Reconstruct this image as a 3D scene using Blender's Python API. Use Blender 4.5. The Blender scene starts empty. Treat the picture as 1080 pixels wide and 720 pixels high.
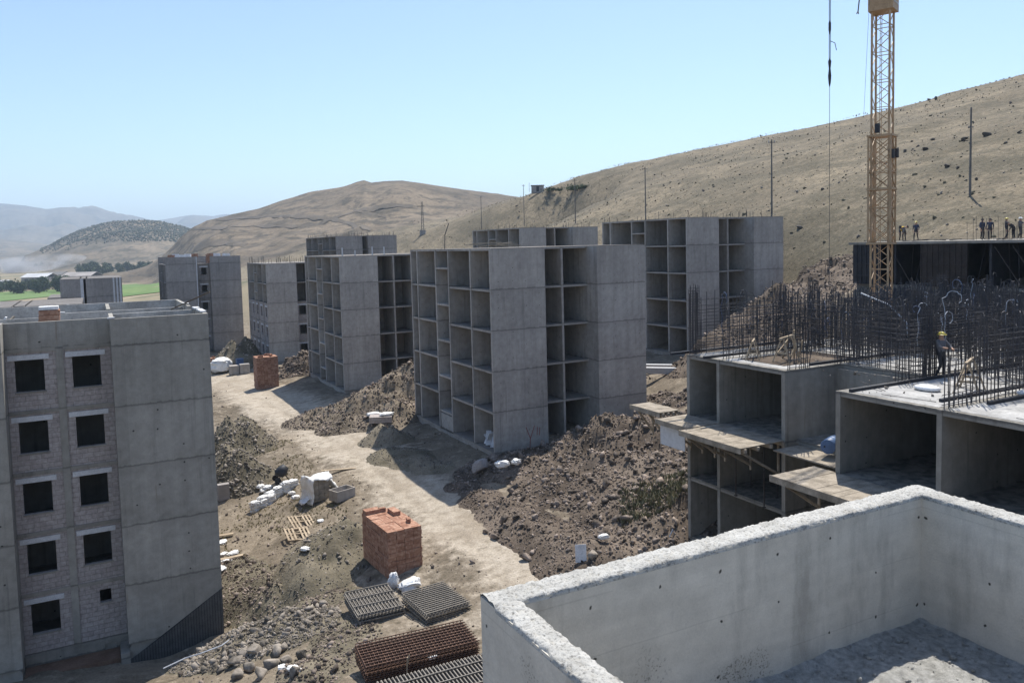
import bpy, math, random
import numpy as np
from mathutils import Vector, Matrix, Euler
random.seed(7)
RNG = np.random.default_rng(11)
scene = bpy.context.scene
COL = scene.collection
rad = math.radians

# ------------------------------------------------------------------ camera model
FPX, CX, CY = 835.0, 540.0, 315.0
PITCH, ROLL, AZ = rad(3.905), rad(1.43), rad(-27.8)
EYE = Vector((0, 0, 20))
cp, sp, cr, sr = math.cos(PITCH), math.sin(PITCH), math.cos(ROLL), math.sin(ROLL)
FW = Vector((0, cp, -sp)); _r = Vector((1, 0, 0)); _u = Vector((0, sp, cp))
RT = cr * _r - sr * _u
UP = cr * _u + sr * _r
EU = Vector((math.cos(AZ), -math.sin(AZ), 0)); EV = Vector((math.sin(AZ), math.cos(AZ), 0))
AZ = -AZ   # from here on: rotation of building-aligned things about Z
def ray(X, Y): return FW + RT * ((X - CX) / FPX) - UP * ((Y - CY) / FPX)
def aty(X, Y, y):
    d = ray(X, Y); return EYE + d * (y / d.y)
def atz(X, Y, z):
    d = ray(X, Y); return EYE + d * ((z - 20) / d.z)
def w(u, v, z=0.0): return Vector((u * EU.x + v * EV.x, u * EU.y + v * EV.y, z))
def uvof(p): return (p.x * EU.x + p.y * EU.y, p.x * EV.x + p.y * EV.y)

cam = bpy.data.cameras.new('camera'); cam_o = bpy.data.objects.new('camera', cam); COL.objects.link(cam_o)
M = Matrix((RT, UP, -FW)).transposed().to_4x4(); M.translation = EYE
cam_o.matrix_world = M
cam.sensor_width = 36; cam.lens = FPX / 1080 * 36
cam.shift_y = -45 / 1080
cam.clip_start = 0.1; cam.clip_end = 40000
scene.camera = cam_o

# ------------------------------------------------------------------ light
SUN_AZ, SUN_EL = rad(19.5), rad(62.5)
world = bpy.data.worlds.new('World'); scene.world = world; world.use_nodes = True
wn = world.node_tree; wn.nodes.clear()
sky = wn.nodes.new('ShaderNodeTexSky'); sky.sky_type = 'NISHITA'; sky.sun_disc = False
sky.sun_elevation = SUN_EL; sky.sun_rotation = SUN_AZ
sky.altitude = 800; sky.air_density = 1.0; sky.dust_density = 1.0; sky.ozone_density = 3.0
bg = wn.nodes.new('ShaderNodeBackground'); bg.inputs['Strength'].default_value = 0.132
wo = wn.nodes.new('ShaderNodeOutputWorld')
wn.links.new(sky.outputs[0], bg.inputs[0]); wn.links.new(bg.outputs[0], wo.inputs[0])
sl = bpy.data.lights.new('sun', 'SUN'); sl.energy = 4.6; sl.angle = rad(0.5); sl.color = (1.0, 0.95, 0.87)
so = bpy.data.objects.new('sun', sl); COL.objects.link(so)
sd = Vector((math.sin(SUN_AZ) * math.cos(SUN_EL), math.cos(SUN_AZ) * math.cos(SUN_EL), math.sin(SUN_EL)))
so.rotation_euler = sd.to_track_quat('Z', 'Y').to_euler(); so.location = (0, 0, 120)
scene.view_settings.view_transform = 'Standard'; scene.view_settings.look = 'None'
scene.view_settings.exposure = 0.6; scene.view_settings.gamma = 1.0
scene.render.engine = 'CYCLES'
cy = scene.cycles
cy.use_denoising = True; cy.max_bounces = 6; cy.diffuse_bounces = 3; cy.volume_bounces = 0
cy.transparent_max_bounces = 8; cy.use_adaptive_sampling = True; cy.adaptive_threshold = 0.01
cy.sample_clamp_indirect = 8

# ------------------------------------------------------------------ node helper
class NT:
    def __init__(s, name):
        s.m = bpy.data.materials.new(name); s.m.use_nodes = True; s.t = s.m.node_tree; s.t.nodes.clear()
        s.out = s.t.nodes.new('ShaderNodeOutputMaterial')
    def n(s, ty, ins=None, **props):
        nd = s.t.nodes.new(ty)
        for k, v in props.items(): setattr(nd, k, v)
        for k, v in (ins or {}).items(): s.set(nd.inputs[k], v)
        return nd
    def set(s, sock, v):
        if isinstance(v, bpy.types.NodeSocket): s.t.links.new(v, sock)
        else: sock.default_value = v
    def math(s, op, a, b=0.0, c=None, clamp=False):
        nd = s.n('ShaderNodeMath', operation=op, use_clamp=clamp); s.set(nd.inputs[0], a); s.set(nd.inputs[1], b)
        if c is not None: s.set(nd.inputs[2], c)
        return nd.outputs[0]
    def vscale(s, vec, k):
        nd = s.n('ShaderNodeVectorMath', operation='SCALE'); s.set(nd.inputs[0], vec); s.set(nd.inputs['Scale'], k); return nd.outputs[0]
    def vmul(s, vec, t):
        nd = s.n('ShaderNodeVectorMath', operation='MULTIPLY'); s.set(nd.inputs[0], vec); s.set(nd.inputs[1], t); return nd.outputs[0]
    def noise(s, vec, scale, detail=4, rough=0.55, out=0):
        nd = s.n('ShaderNodeTexNoise', {'Scale': scale, 'Detail': detail, 'Roughness': rough})
        if vec is not None: s.set(nd.inputs['Vector'], vec)
        return nd.outputs[out]
    def maprange(s, v, a, b, c, d):
        nd = s.n('ShaderNodeMapRange', {'Value': v, 'From Min': a, 'From Max': b, 'To Min': c, 'To Max': d}); return nd.outputs[0]
    def mix(s, f, a, b):
        nd = s.n('ShaderNodeMix', data_type='RGBA'); s.set(nd.inputs[0], f)
        s.set(nd.inputs[6], a if isinstance(a, bpy.types.NodeSocket) else (*a, 1)); s.set(nd.inputs[7], b if isinstance(b, bpy.types.NodeSocket) else (*b, 1))
        return nd.outputs[2]
    def obj(s): return s.n('ShaderNodeTexCoord').outputs['Object']
    def pos(s): return s.n('ShaderNodeNewGeometry').outputs['Position']
    def attr(s, name): return s.n('ShaderNodeAttribute', attribute_name=name).outputs['Fac']
    def sep(s, v): return s.n('ShaderNodeSeparateXYZ', {0: v}).outputs
    def comb(s, x, y, z): return s.n('ShaderNodeCombineXYZ', {0: x, 1: y, 2: z}).outputs[0]
    def finish(s, col, rough=0.9, bump=None, bdist=0.02, bstr=0.6, metal=0.0, spec=0.3):
        b = s.n('ShaderNodeBsdfPrincipled', {'Roughness': rough, 'Metallic': metal, 'Specular IOR Level': spec})
        s.set(b.inputs['Base Color'], col if isinstance(col, bpy.types.NodeSocket) else (*col, 1))
        if bump is not None:
            bp = s.n('ShaderNodeBump', {'Strength': bstr, 'Distance': bdist, 'Height': bump}); s.t.links.new(bp.outputs[0], b.inputs['Normal'])
        s.t.links.new(b.outputs[0], s.out.inputs[0]); return s.m

def simple(name, c1, c2, scale=3.0, detail=5, rough=0.9, bstr=0.5, bdist=0.02, space='obj', metal=0.0, lo=0.35, hi=0.65, spec=0.3):
    t = NT(name); P = t.obj() if space == 'obj' else t.pos()
    n = t.noise(P, scale, detail); f = t.maprange(n, lo, hi, 0, 1)
    n2 = t.noise(P, scale * 9, 4)
    col = t.vscale(t.mix(f, c1, c2), t.maprange(n2, 0.3, 0.7, 0.82, 1.16))
    return t.finish(col, rough, n2, bdist, bstr, metal, spec)

def concrete(name, c1, c2, storey=3.0, holes=0.03, patch=1.0, joint=0.62, zoff=0.0, drop=0.6):
    t = NT(name); P = t.obj(); x, y, z = t.sep(P)
    n1 = t.noise(P, 0.33, 5, 0.6); n2 = t.noise(P, 2.6, 6, 0.6); n3 = t.noise(t.vmul(P, (1.6, 1.6, 0.13)), 1.0, 4)
    n4 = t.noise(P, 22, 4, 0.6)
    col = t.mix(t.maprange(n1, 0.33, 0.67, 0, 1), c1, c2)
    k = t.math('ADD', t.maprange(n2, 0.25, 0.75, 0.86 - 0.04 * patch, 1.10 + 0.04 * patch), t.maprange(n3, 0.3, 0.7, -0.10 * patch, 0.09 * patch))
    k = t.math('ADD', k, t.maprange(n4, 0.3, 0.7, -0.05, 0.05))
    # pour joint of every storey, ragged
    zz = t.math('ADD', z, t.maprange(n2, 0.3, 0.7, -0.05, 0.05 + 0.0))
    fr = t.math('FRACT', t.math('ADD', t.math('DIVIDE', t.math('ADD', zz, zoff), storey), 0.5))
    d = t.math('MULTIPLY', t.math('ABSOLUTE', t.math('SUBTRACT', fr, 0.5)), storey)
    jn = t.math('MULTIPLY', t.maprange(d, 0.025, 0.065, joint, 1.0), 1.0)
    halo = t.maprange(d, 0.05, 0.5, 0.93, 1.0)
    k = t.math('MULTIPLY', t.math('MULTIPLY', k, jn), halo)
    # formwork board lines (faint)
    frv = t.math('FRACT', t.math('DIVIDE', t.math('ADD', x, y), 2.4)); dv = t.math('ABSOLUTE', t.math('SUBTRACT', frv, 0.5))
    k = t.math('MULTIPLY', k, t.maprange(dv, 0.003, 0.009, 0.93, 1.0))
    if holes:
        sx = t.math('DIVIDE', t.math('ADD', t.math('ADD', x, y), t.maprange(n1, 0.3, 0.7, -0.12, 0.12)), 1.15)
        sz = t.math('DIVIDE', t.math('ADD', z, t.maprange(n1, 0.3, 0.7, -0.1, 0.1)), 0.93)
        cell = t.comb(t.math('FLOOR', sx), t.math('FLOOR', sz), 0.0)
        wn_ = t.n('ShaderNodeTexWhiteNoise', {'Vector': cell}, noise_dimensions='3D').outputs
        dx = t.math('MULTIPLY', t.math('SUBTRACT', t.math('FRACT', sx), 0.5), 1.15); dz = t.math('MULTIPLY', t.math('SUBTRACT', t.math('FRACT', sz), 0.5), 0.93)
        rr = t.math('SQRT', t.math('ADD', t.math('MULTIPLY', dx, dx), t.math('MULTIPLY', dz, dz)))
        rr = t.math('ADD', rr, t.math('MULTIPLY', t.math('LESS_THAN', wn_[0], drop), 1.0))
        k = t.math('MULTIPLY', k, t.maprange(rr, holes * 0.7, holes * 1.2, 0.18, 1.0))
    # each pour a tone of its own, water streaks, a little rust
    tone = t.n('ShaderNodeTexWhiteNoise', {'Vector': t.comb(t.math('FLOOR', t.math('DIVIDE', t.math('ADD', x, y), 4.8)), t.math('FLOOR', t.math('DIVIDE', t.math('ADD', z, zoff), storey)), 0.0)}, noise_dimensions='3D').outputs[0]
    k = t.math('MULTIPLY', k, t.maprange(tone, 0, 1, 0.90, 1.09))
    st_ = t.noise(t.vmul(P, (3.2, 3.2, 0.16)), 1.0, 5, 0.6)
    k = t.math('MULTIPLY', k, t.maprange(st_, 0.56, 0.70, 1.0, 0.74))
    rs = t.math('MULTIPLY', t.maprange(t.noise(t.vmul(P, (5, 5, 0.35)), 1.0, 4), 0.64, 0.74, 0, 0.5), t.maprange(n1, 0.45, 0.6, 0, 1))
    col = t.mix(rs, t.vscale(col, k), (0.19, 0.12, 0.075))
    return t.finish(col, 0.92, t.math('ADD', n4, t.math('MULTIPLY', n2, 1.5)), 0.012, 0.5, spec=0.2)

def blockwork(name, c1, c2, mortar, bw=0.4, bh=0.2, mort=0.012):
    t = NT(name); P = t.obj(); x, y, z = t.sep(P)
    v = t.comb(t.math('ADD', x, y), z, 0.0)
    b = t.n('ShaderNodeTexBrick', {'Vector': v, 'Color1': (*c1, 1), 'Color2': (*c2, 1), 'Mortar': (*mortar, 1), 'Scale': 1.0, 'Mortar Size': mort, 'Mortar Smooth': 0.2, 'Bias': 0.0, 'Brick Width': bw, 'Row Height': bh})
    n = t.noise(P, 6, 5)
    col = t.vscale(b.outputs[0], t.maprange(n, 0.3, 0.7, 0.78, 1.2))
    return t.finish(col, 0.95, t.math('ADD', t.math('MULTIPLY', b.outputs[1], -1.0), t.math('MULTIPLY', n, 0.4)), 0.01, 0.8, spec=0.2)

MAT = {}
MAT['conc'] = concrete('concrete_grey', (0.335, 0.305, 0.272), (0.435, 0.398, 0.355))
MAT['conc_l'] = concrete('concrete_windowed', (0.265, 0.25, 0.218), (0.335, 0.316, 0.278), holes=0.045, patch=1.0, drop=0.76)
MAT['conc_dark'] = concrete('concrete_dark', (0.225, 0.21, 0.182), (0.32, 0.298, 0.26), zoff=0.6)  # darker grey concrete
MAT['conc_far'] = concrete('concrete_far', (0.265, 0.245, 0.228), (0.34, 0.315, 0.29), holes=0)
MAT['block'] = blockwork('block_infill', (0.33, 0.29, 0.27), (0.38, 0.34, 0.318), (0.25, 0.222, 0.205), 0.5, 0.24, 0.012)
MAT['lintel'] = simple('lintel_concrete', (0.50, 0.50, 0.50), (0.60, 0.60, 0.60), 4)
MAT['brick'] = blockwork('clay_brick', (0.40, 0.145, 0.075), (0.50, 0.21, 0.115), (0.17, 0.07, 0.045), 0.42, 0.22, 0.018)
def brick_mat():
    t = NT('clay_bricks'); P = t.obj(); c = t.n('ShaderNodeVectorMath', operation='FLOOR'); t.set(c.inputs[0], t.vmul(P, (2.4, 2.4, 4.9)))
    wn_ = t.n('ShaderNodeTexWhiteNoise', {'Vector': c.outputs[0]}, noise_dimensions='3D').outputs[0]; n = t.noise(P, 7, 5)
    col = t.mix(wn_, (0.255, 0.125, 0.08), (0.385, 0.22, 0.15)); col = t.mix(t.maprange(n, 0.5, 0.7, 0, 0.5), col, (0.45, 0.33, 0.25))
    return t.finish(t.vscale(col, t.maprange(n, 0.3, 0.7, 0.82, 1.15)), 0.92, n, 0.01, 0.5, spec=0.2)
MAT['brick_top'] = brick_mat()
MAT['gap_shade'] = simple('brick_gap_shade', (0.10, 0.05, 0.035), (0.14, 0.07, 0.05), 3)
MAT['rebar'] = simple('steel_bar', (0.04, 0.041, 0.05), (0.085, 0.075, 0.07), 1.2, rough=0.6, bstr=0.1)
MAT['mesh_grey'] = simple('mesh_steel', (0.16, 0.145, 0.125), (0.24, 0.215, 0.18), 3, rough=0.6, bstr=0.1)
MAT['rust'] = simple('rusty_steel', (0.075, 0.042, 0.03), (0.145, 0.082, 0.055), 3, rough=0.8, bstr=0.1)
MAT['wood'] = simple('sawn_timber', (0.28, 0.215, 0.145), (0.42, 0.34, 0.24), 2.5, rough=0.85, bstr=0.2)
MAT['deckwood'] = simple('weathered_plank', (0.20, 0.17, 0.13), (0.36, 0.31, 0.245), 2.0, rough=0.9, bstr=0.3)
MAT['form'] = simple('form_steel', (0.022, 0.025, 0.032), (0.045, 0.043, 0.045), 1.2, rough=0.6, bstr=0.1)
MAT['form_rust'] = simple('form_panel_brown', (0.036, 0.03, 0.028), (0.06, 0.048, 0.042), 1.0, rough=0.8, bstr=0.1)
MAT['membrane'] = simple('black_membrane', (0.055, 0.058, 0.06), (0.085, 0.088, 0.09), 2, rough=0.5, bstr=0.1)
MAT['earthred'] = simple('reddish_footing', (0.13, 0.075, 0.05), (0.19, 0.12, 0.085), 1.2)
MAT['plastic'] = simple('white_plastic', (0.70, 0.69, 0.66), (0.84, 0.83, 0.80), 3, rough=0.45, bstr=0.5, bdist=0.05, spec=0.5)
MAT['sack'] = simple('white_sack', (0.62, 0.62, 0.62), (0.78, 0.78, 0.78), 2, rough=0.6, bstr=0.5, bdist=0.04)
MAT['crane'] = simple('ochre_paint', (0.40, 0.265, 0.145), (0.50, 0.35, 0.215), 1.5, rough=0.55, bstr=0.05)
MAT['glass'] = simple('cab_glass', (0.35, 0.42, 0.45), (0.42, 0.5, 0.52), 0.5, rough=0.08, bstr=0.0, spec=0.6)
MAT['cable'] = simple('wire_rope', (0.05, 0.05, 0.055), (0.08, 0.08, 0.085), 3, rough=0.5, bstr=0.0)
MAT['conduit'] = simple('grey_conduit', (0.30, 0.33, 0.37), (0.44, 0.46, 0.50), 3, rough=0.4, bstr=0.0, spec=0.5)
MAT['conduit_b'] = simple('dark_blue_conduit', (0.05, 0.075, 0.14), (0.09, 0.12, 0.2), 3, rough=0.4, bstr=0.0, spec=0.5)
MAT['barrel'] = simple('blue_drum', (0.05, 0.10, 0.20), (0.08, 0.14, 0.26), 3, rough=0.45, bstr=0.05, spec=0.5)
MAT['pole'] = simple('weathered_pole', (0.12, 0.115, 0.105), (0.17, 0.16, 0.15), 2)
MAT['rock'] = simple('pale_rock', (0.105, 0.092, 0.076), (0.31, 0.27, 0.225), 1.4, space='pos', lo=0.4, hi=0.6)
MAT['rock_brown'] = simple('brown_rock', (0.075, 0.06, 0.047), (0.31, 0.25, 0.205), 1.6, space='pos', lo=0.42, hi=0.62)
MAT['rock_dark'] = simple('dark_rock', (0.06, 0.052, 0.045), (0.11, 0.095, 0.08), 0.9, space='pos')
def soil(name, c1, c2, c3):
    t = NT(name); P = t.pos(); n1 = t.noise(P, 0.22, 5, 0.6); n2 = t.noise(P, 0.9, 8, 0.65); n3 = t.noise(P, 8, 5, 0.65); sl = t.noise(t.vmul(P, (1.2, 1.2, 0.25)), 0.7, 5, 0.6)
    col = t.mix(t.maprange(n2, 0.35, 0.65, 0, 1), c1, c2); col = t.mix(t.maprange(n1, 0.48, 0.66, 0, 0.8), col, c3); col = t.mix(t.maprange(sl, 0.56, 0.68, 0, 0.55), col, c3)
    col = t.mix(t.maprange(n1, 0.46, 0.34, 0, 0.5), col, tuple(0.5 * c for c in c1))
    return t.finish(t.vscale(col, t.maprange(n3, 0.28, 0.72, 0.7, 1.28)), 0.95, t.math('ADD', n2, t.math('MULTIPLY', n3, 0.4)), 0.1, 1.0, spec=0.15)
MAT['soil_brown'] = soil('brown_spoil', (0.062, 0.048, 0.036), (0.14, 0.11, 0.085), (0.178, 0.143, 0.112))
MAT['soil_tan'] = soil('tan_spoil', (0.11, 0.09, 0.066), (0.22, 0.182, 0.137), (0.27, 0.22, 0.165))
MAT['soil_olive'] = soil('olive_spoil', (0.095, 0.083, 0.058), (0.185, 0.16, 0.115), (0.235, 0.20, 0.148))
MAT['drygrass'] = simple('dry_grass', (0.17, 0.155, 0.07), (0.30, 0.25, 0.13), 0.5, space='pos', bstr=0.0)
MAT['weed'] = simple('green_weed', (0.09, 0.09, 0.05), (0.22, 0.20, 0.12), 0.8, space='pos', bstr=0.0)
MAT['scrub'] = simple('grey_scrub', (0.10, 0.09, 0.06), (0.18, 0.155, 0.10), 0.2, space='pos', bstr=0.0)
MAT['leaf'] = simple('tree_leaves', (0.035, 0.055, 0.022), (0.07, 0.095, 0.04), 0.05, space='pos', bstr=0.0)
MAT['farwood'] = simple('far_wood', (0.05, 0.06, 0.04), (0.085, 0.09, 0.06), 0.02, space='pos', bstr=0.0)  # paler and greyer than the leaves, haze put into the colour
MAT['bark'] = simple('bark', (0.09, 0.07, 0.05), (0.14, 0.11, 0.08), 3)
MAT['shed'] = simple('white_sheeting', (0.42, 0.42, 0.42), (0.52, 0.52, 0.51), 0.1, rough=0.6, bstr=0.0)
MAT['shedwall'] = simple('shed_wall', (0.25, 0.23, 0.21), (0.33, 0.30, 0.28), 0.1, bstr=0.0)
MAT['skin'] = simple('skin', (0.36, 0.21, 0.145), (0.42, 0.25, 0.17), 5, rough=0.6, bstr=0.0)
MAT['navy'] = simple('navy_cloth', (0.03, 0.04, 0.07), (0.05, 0.06, 0.10), 6, bstr=0.2)
MAT['greycloth'] = simple('grey_cloth', (0.10, 0.10, 0.11), (0.15, 0.15, 0.16), 6, bstr=0.2)
MAT['darkcloth'] = simple('dark_trousers', (0.025, 0.025, 0.03), (0.045, 0.045, 0.05), 6, bstr=0.2)
MAT['hivis'] = simple('yellow_vest', (0.65, 0.42, 0.04), (0.75, 0.5, 0.06), 6, bstr=0.1)
MAT['helmet'] = simple('yellow_helmet', (0.44, 0.36, 0.05), (0.5, 0.41, 0.07), 6, rough=0.35, bstr=0.0, spec=0.5)
MAT['whitehelmet'] = simple('white_helmet', (0.7, 0.7, 0.68), (0.76, 0.76, 0.74), 6, rough=0.35, bstr=0.0, spec=0.5)
MAT['redpaint'] = simple('red_paint_mark', (0.25, 0.07, 0.06), (0.32, 0.10, 0.09), 6, bstr=0.0)
MAT['track'] = simple('dark_track', (0.075, 0.062, 0.045), (0.125, 0.10, 0.072), 0.05, space='pos', bstr=0.0)
MAT['lit_conc'] = simple('lit_concrete', (0.25, 0.245, 0.232), (0.42, 0.41, 0.39), 0.9, detail=8)  # paler than the walls, sun and bounced light put into the colour
MAT['black'] = simple('black_rubber', (0.02, 0.02, 0.022), (0.035, 0.035, 0.037), 4, bstr=0.1)

def rough_top():
    t = NT('parapet_concrete'); P = t.obj(); x, y, z = t.sep(P)
    n1 = t.noise(P, 0.9, 6, 0.6); n2 = t.noise(P, 5, 7, 0.65); n4 = t.noise(P, 60, 4, 0.7)
    board = t.noise(t.vmul(P, (0.6, 0.6, 9.0)), 1.0, 3)
    col = t.mix(t.maprange(n1, 0.3, 0.7, 0, 1), (0.49, 0.455, 0.39), (0.60, 0.56, 0.485))
    k = t.math('ADD', t.maprange(n2, 0.25, 0.75, 0.86, 1.12), t.maprange(board, 0.3, 0.7, -0.05, 0.05))
    k = t.math('ADD', k, t.maprange(n4, 0.3, 0.7, -0.08, 0.08))
    # honeycombed patches: dark pits inside a soft blotch
    blotch = t.maprange(t.math('ADD', t.noise(P, 1.15, 2, 0.4), t.maprange(n2, 0.3, 0.7, -0.05, 0.05)), 0.64, 0.72, 0, 1)
    stain = t.maprange(t.noise(t.vmul(P, (2.2, 2.2, 0.5)), 1.0, 6, 0.65), 0.54, 0.70, 1.0, 0.72)
    pits = t.math('MULTIPLY', blotch, t.maprange(t.noise(P, 48, 3, 0.6), 0.54, 0.62, 0, 1))
    k = t.math('MULTIPLY', k, t.math('SUBTRACT', 1.0, t.math('MULTIPLY', pits, 0.55)))
    k = t.math('MULTIPLY', t.math('MULTIPLY', k, stain), t.math('SUBTRACT', 1.0, t.math('MULTIPLY', blotch, 0.14)))
    # hairline cracks / board seams
    seam = t.math('ABSOLUTE', t.math('SUBTRACT', t.math('FRACT', t.math('ADD', t.math('MULTIPLY', z, 2.2), t.maprange(n1, 0, 1, -0.03, 0.03))), 0.5))
    k = t.math('MULTIPLY', k, t.maprange(t.math('ADD', seam, t.math('MULTIPLY', t.math('LESS_THAN', board, 0.5), 1.0)), 0.004, 0.02, 0.88, 1.0))
    # tie holes
    sx = t.math('DIVIDE', t.math('ADD', t.math('ADD', x, y), t.maprange(n1, 0.3, 0.7, -0.06, 0.06)), 0.62)
    sz = t.math('DIVIDE', t.math('ADD', z, t.maprange(n1, 0.3, 0.7, -0.05, 0.05)), 0.42)
    cell = t.comb(t.math('FLOOR', sx), t.math('FLOOR', sz), 0.0)
    wn_ = t.n('ShaderNodeTexWhiteNoise', {'Vector': cell}, noise_dimensions='3D').outputs
    dx = t.math('MULTIPLY', t.math('SUBTRACT', t.math('FRACT', sx), 0.5), 0.62); dz = t.math('MULTIPLY', t.math('SUBTRACT', t.math('FRACT', sz), 0.5), 0.42)
    rr = t.math('SQRT', t.math('ADD', t.math('MULTIPLY', dx, dx), t.math('MULTIPLY', dz, dz)))
    rr = t.math('ADD', rr, t.math('MULTIPLY', t.math('LESS_THAN', wn_[0], 0.35), 1.0))
    rr = t.math('ADD', rr, t.maprange(n2, 0.3, 0.7, -0.006, 0.006))
    k = t.math('MULTIPLY', k, t.maprange(rr, 0.008, 0.017, 0.12, 1.0))
    return t.finish(t.vscale(col, k), 0.92, t.math('ADD', t.math('MULTIPLY', n4, 0.6), n2), 0.012, 0.7, spec=0.2)
MAT['parapet'] = rough_top()
def crumble():
    t = NT('crumbly_concrete_edge'); P = t.obj(); n1 = t.noise(P, 6, 6, 0.65); n2 = t.noise(P, 42, 5, 0.7); v = t.n('ShaderNodeTexVoronoi', {'Vector': P, 'Scale': 34.0}).outputs[0]
    col = t.mix(t.maprange(n1, 0.35, 0.65, 0, 1), (0.35, 0.34, 0.31), (0.50, 0.49, 0.455))
    k = t.math('MULTIPLY', t.maprange(n2, 0.36, 0.50, 0.48, 1.0), t.maprange(v, 0.0, 0.25, 0.8, 1.0))
    return t.finish(t.vscale(col, k), 0.95, t.math('ADD', n2, t.math('MULTIPLY', n1, 0.4)), 0.014, 0.9, spec=0.2)
MAT['crumble'] = crumble()
MAT['gritty'] = simple('gritty_roof', (0.32, 0.315, 0.29), (0.56, 0.55, 0.515), 16, detail=8, bstr=1.0, bdist=0.03)

# ------------------------------------------------------------------ mesh builder
class MB:
    def __init__(s): s.v = []; s.f = []; s.n = 0
    def add(s, verts, faces):
        verts = np.asarray(verts, float).reshape(-1, 3)
        s.v.append(verts); o = s.n
        s.f.extend([tuple(int(i) + o for i in f) for f in faces]); s.n += len(verts); return s
    def box(s, x0, x1, y0, y1, z0, z1):
        v = [(x0, y0, z0), (x1, y0, z0), (x1, y1, z0), (x0, y1, z0), (x0, y0, z1), (x1, y0, z1), (x1, y1, z1), (x0, y1, z1)]
        return s.add(v, [(0, 3, 2, 1), (4, 5, 6, 7), (0, 1, 5, 4), (1, 2, 6, 5), (2, 3, 7, 6), (3, 0, 4, 7)])
    def bar(s, p, q, r, n=4, r2=None):
        p = np.array(p, float); q = np.array(q, float); d = q - p; L = np.linalg.norm(d)
        if L < 1e-6: return s
        d /= L; a = np.cross(d, (0, 0, 1.0) if abs(d[2]) < 0.9 else (1.0, 0, 0)); a /= np.linalg.norm(a); b = np.cross(d, a)
        r2 = r if r2 is None else r2
        an = np.arange(n) * 2 * math.pi / n + math.pi / 4
        ring = np.cos(an)[:, None] * a + np.sin(an)[:, None] * b
        v = np.concatenate([p + ring * r, q + ring * r2])
        f = [(i, (i + 1) % n, n + (i + 1) % n, n + i) for i in range(n)] + [tuple(range(n - 1, -1, -1)), tuple(range(n, 2 * n))]
        return s.add(v, f)
    def beam(s, p, q, wd, ht):     # rectangular timber
        p = np.array(p, float); q = np.array(q, float); d = q - p; d /= np.linalg.norm(d)
        a = np.cross(d, (0, 0, 1.0) if abs(d[2]) < 0.95 else (1.0, 0, 0)); a /= np.linalg.norm(a); b = np.cross(a, d)
        c = [(-1, -1), (1, -1), (1, 1), (-1, 1)]
        v = [p + a * i * wd / 2 + b * j * ht / 2 for i, j in c] + [q + a * i * wd / 2 + b * j * ht / 2 for i, j in c]
        return s.add(v, [(3, 2, 1, 0), (4, 5, 6, 7), (0, 1, 5, 4), (1, 2, 6, 5), (2, 3, 7, 6), (3, 0, 4, 7)])
    def tube(s, pts, r, n=6, closed_ends=True):
        P = np.array(pts, float); m = len(P); rr = np.full(m, r) if np.isscalar(r) else np.array(r)
        T = np.gradient(P, axis=0); T /= np.linalg.norm(T, axis=1)[:, None] + 1e-9
        a = np.cross(T[0], (0.3, 0.5, 0.81)); a /= np.linalg.norm(a)
        V = []; an = np.arange(n) * 2 * math.pi / n
        for i in range(m):
            a = a - T[i] * np.dot(a, T[i]); a /= np.linalg.norm(a) + 1e-9; b = np.cross(T[i], a)
            V.append(P[i] + rr[i] * (np.cos(an)[:, None] * a + np.sin(an)[:, None] * b))
        f = [(i * n + j, i * n + (j + 1) % n, (i + 1) * n + (j + 1) % n, (i + 1) * n + j) for i in range(m - 1) for j in range(n)]
        if closed_ends: f += [tuple(range(n - 1, -1, -1)), tuple((m - 1) * n + j for j in range(n))]
        return s.add(np.concatenate(V), f)
    def build(s, name, mat, parent=None, smooth=False):
        me = bpy.data.meshes.new(name)
        V = np.concatenate(s.v) if s.v else np.zeros((0, 3))
        me.from_pydata(V.tolist(), [], s.f); me.update()
        if mat is not None: me.materials.append(MAT[mat] if isinstance(mat, str) else mat)
        if smooth: me.polygons.foreach_set('use_smooth', [True] * len(me.polygons))
        o = bpy.data.objects.new(name, me); COL.objects.link(o)
        if parent is not None: o.parent = parent
        return o
def fastmesh(name, V, F, mat, parent=None, smooth=False, attrs=None):
    """V (n,3), F (m,k) int array of equal-size polygons"""
    V = np.asarray(V, np.float32); F = np.asarray(F, np.int32); m, k = F.shape
    me = bpy.data.meshes.new(name); me.vertices.add(len(V)); me.vertices.foreach_set('co', V.ravel())
    me.loops.add(m * k); me.loops.foreach_set('vertex_index', F.ravel())
    me.polygons.add(m); me.polygons.foreach_set('loop_start', np.arange(m, dtype=np.int32) * k)
    me.polygons.foreach_set('loop_total', np.full(m, k, np.int32))
    if smooth: me.polygons.foreach_set('use_smooth', np.ones(m, bool))
    for an, arr in (attrs or {}).items():
        at_ = me.attributes.new(an, 'FLOAT', 'POINT'); at_.data.foreach_set('value', np.asarray(arr, np.float32))
    me.update(calc_edges=True); me.validate()
    if mat is not None: me.materials.append(MAT[mat] if isinstance(mat, str) else mat)
    o = bpy.data.objects.new(name, me); COL.objects.link(o)
    if parent is not None: o.parent = parent
    return o
def tag(o, label=None, cat=None, group=None, kind=None):
    if label: o['label'] = label
    if cat: o['category'] = cat
    if group: o['group'] = group
    if kind: o['kind'] = kind
    return o
def empty(name, loc, label, cat, rz=0.0, group=None):
    o = bpy.data.objects.new(name, None); COL.objects.link(o); o.location = loc; o.rotation_euler = (0, 0, rz); o.empty_display_size = 0.3
    return tag(o, label, cat, group)
def kids(o): return [c for c in bpy.data.objects if c.parent == o]
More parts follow.
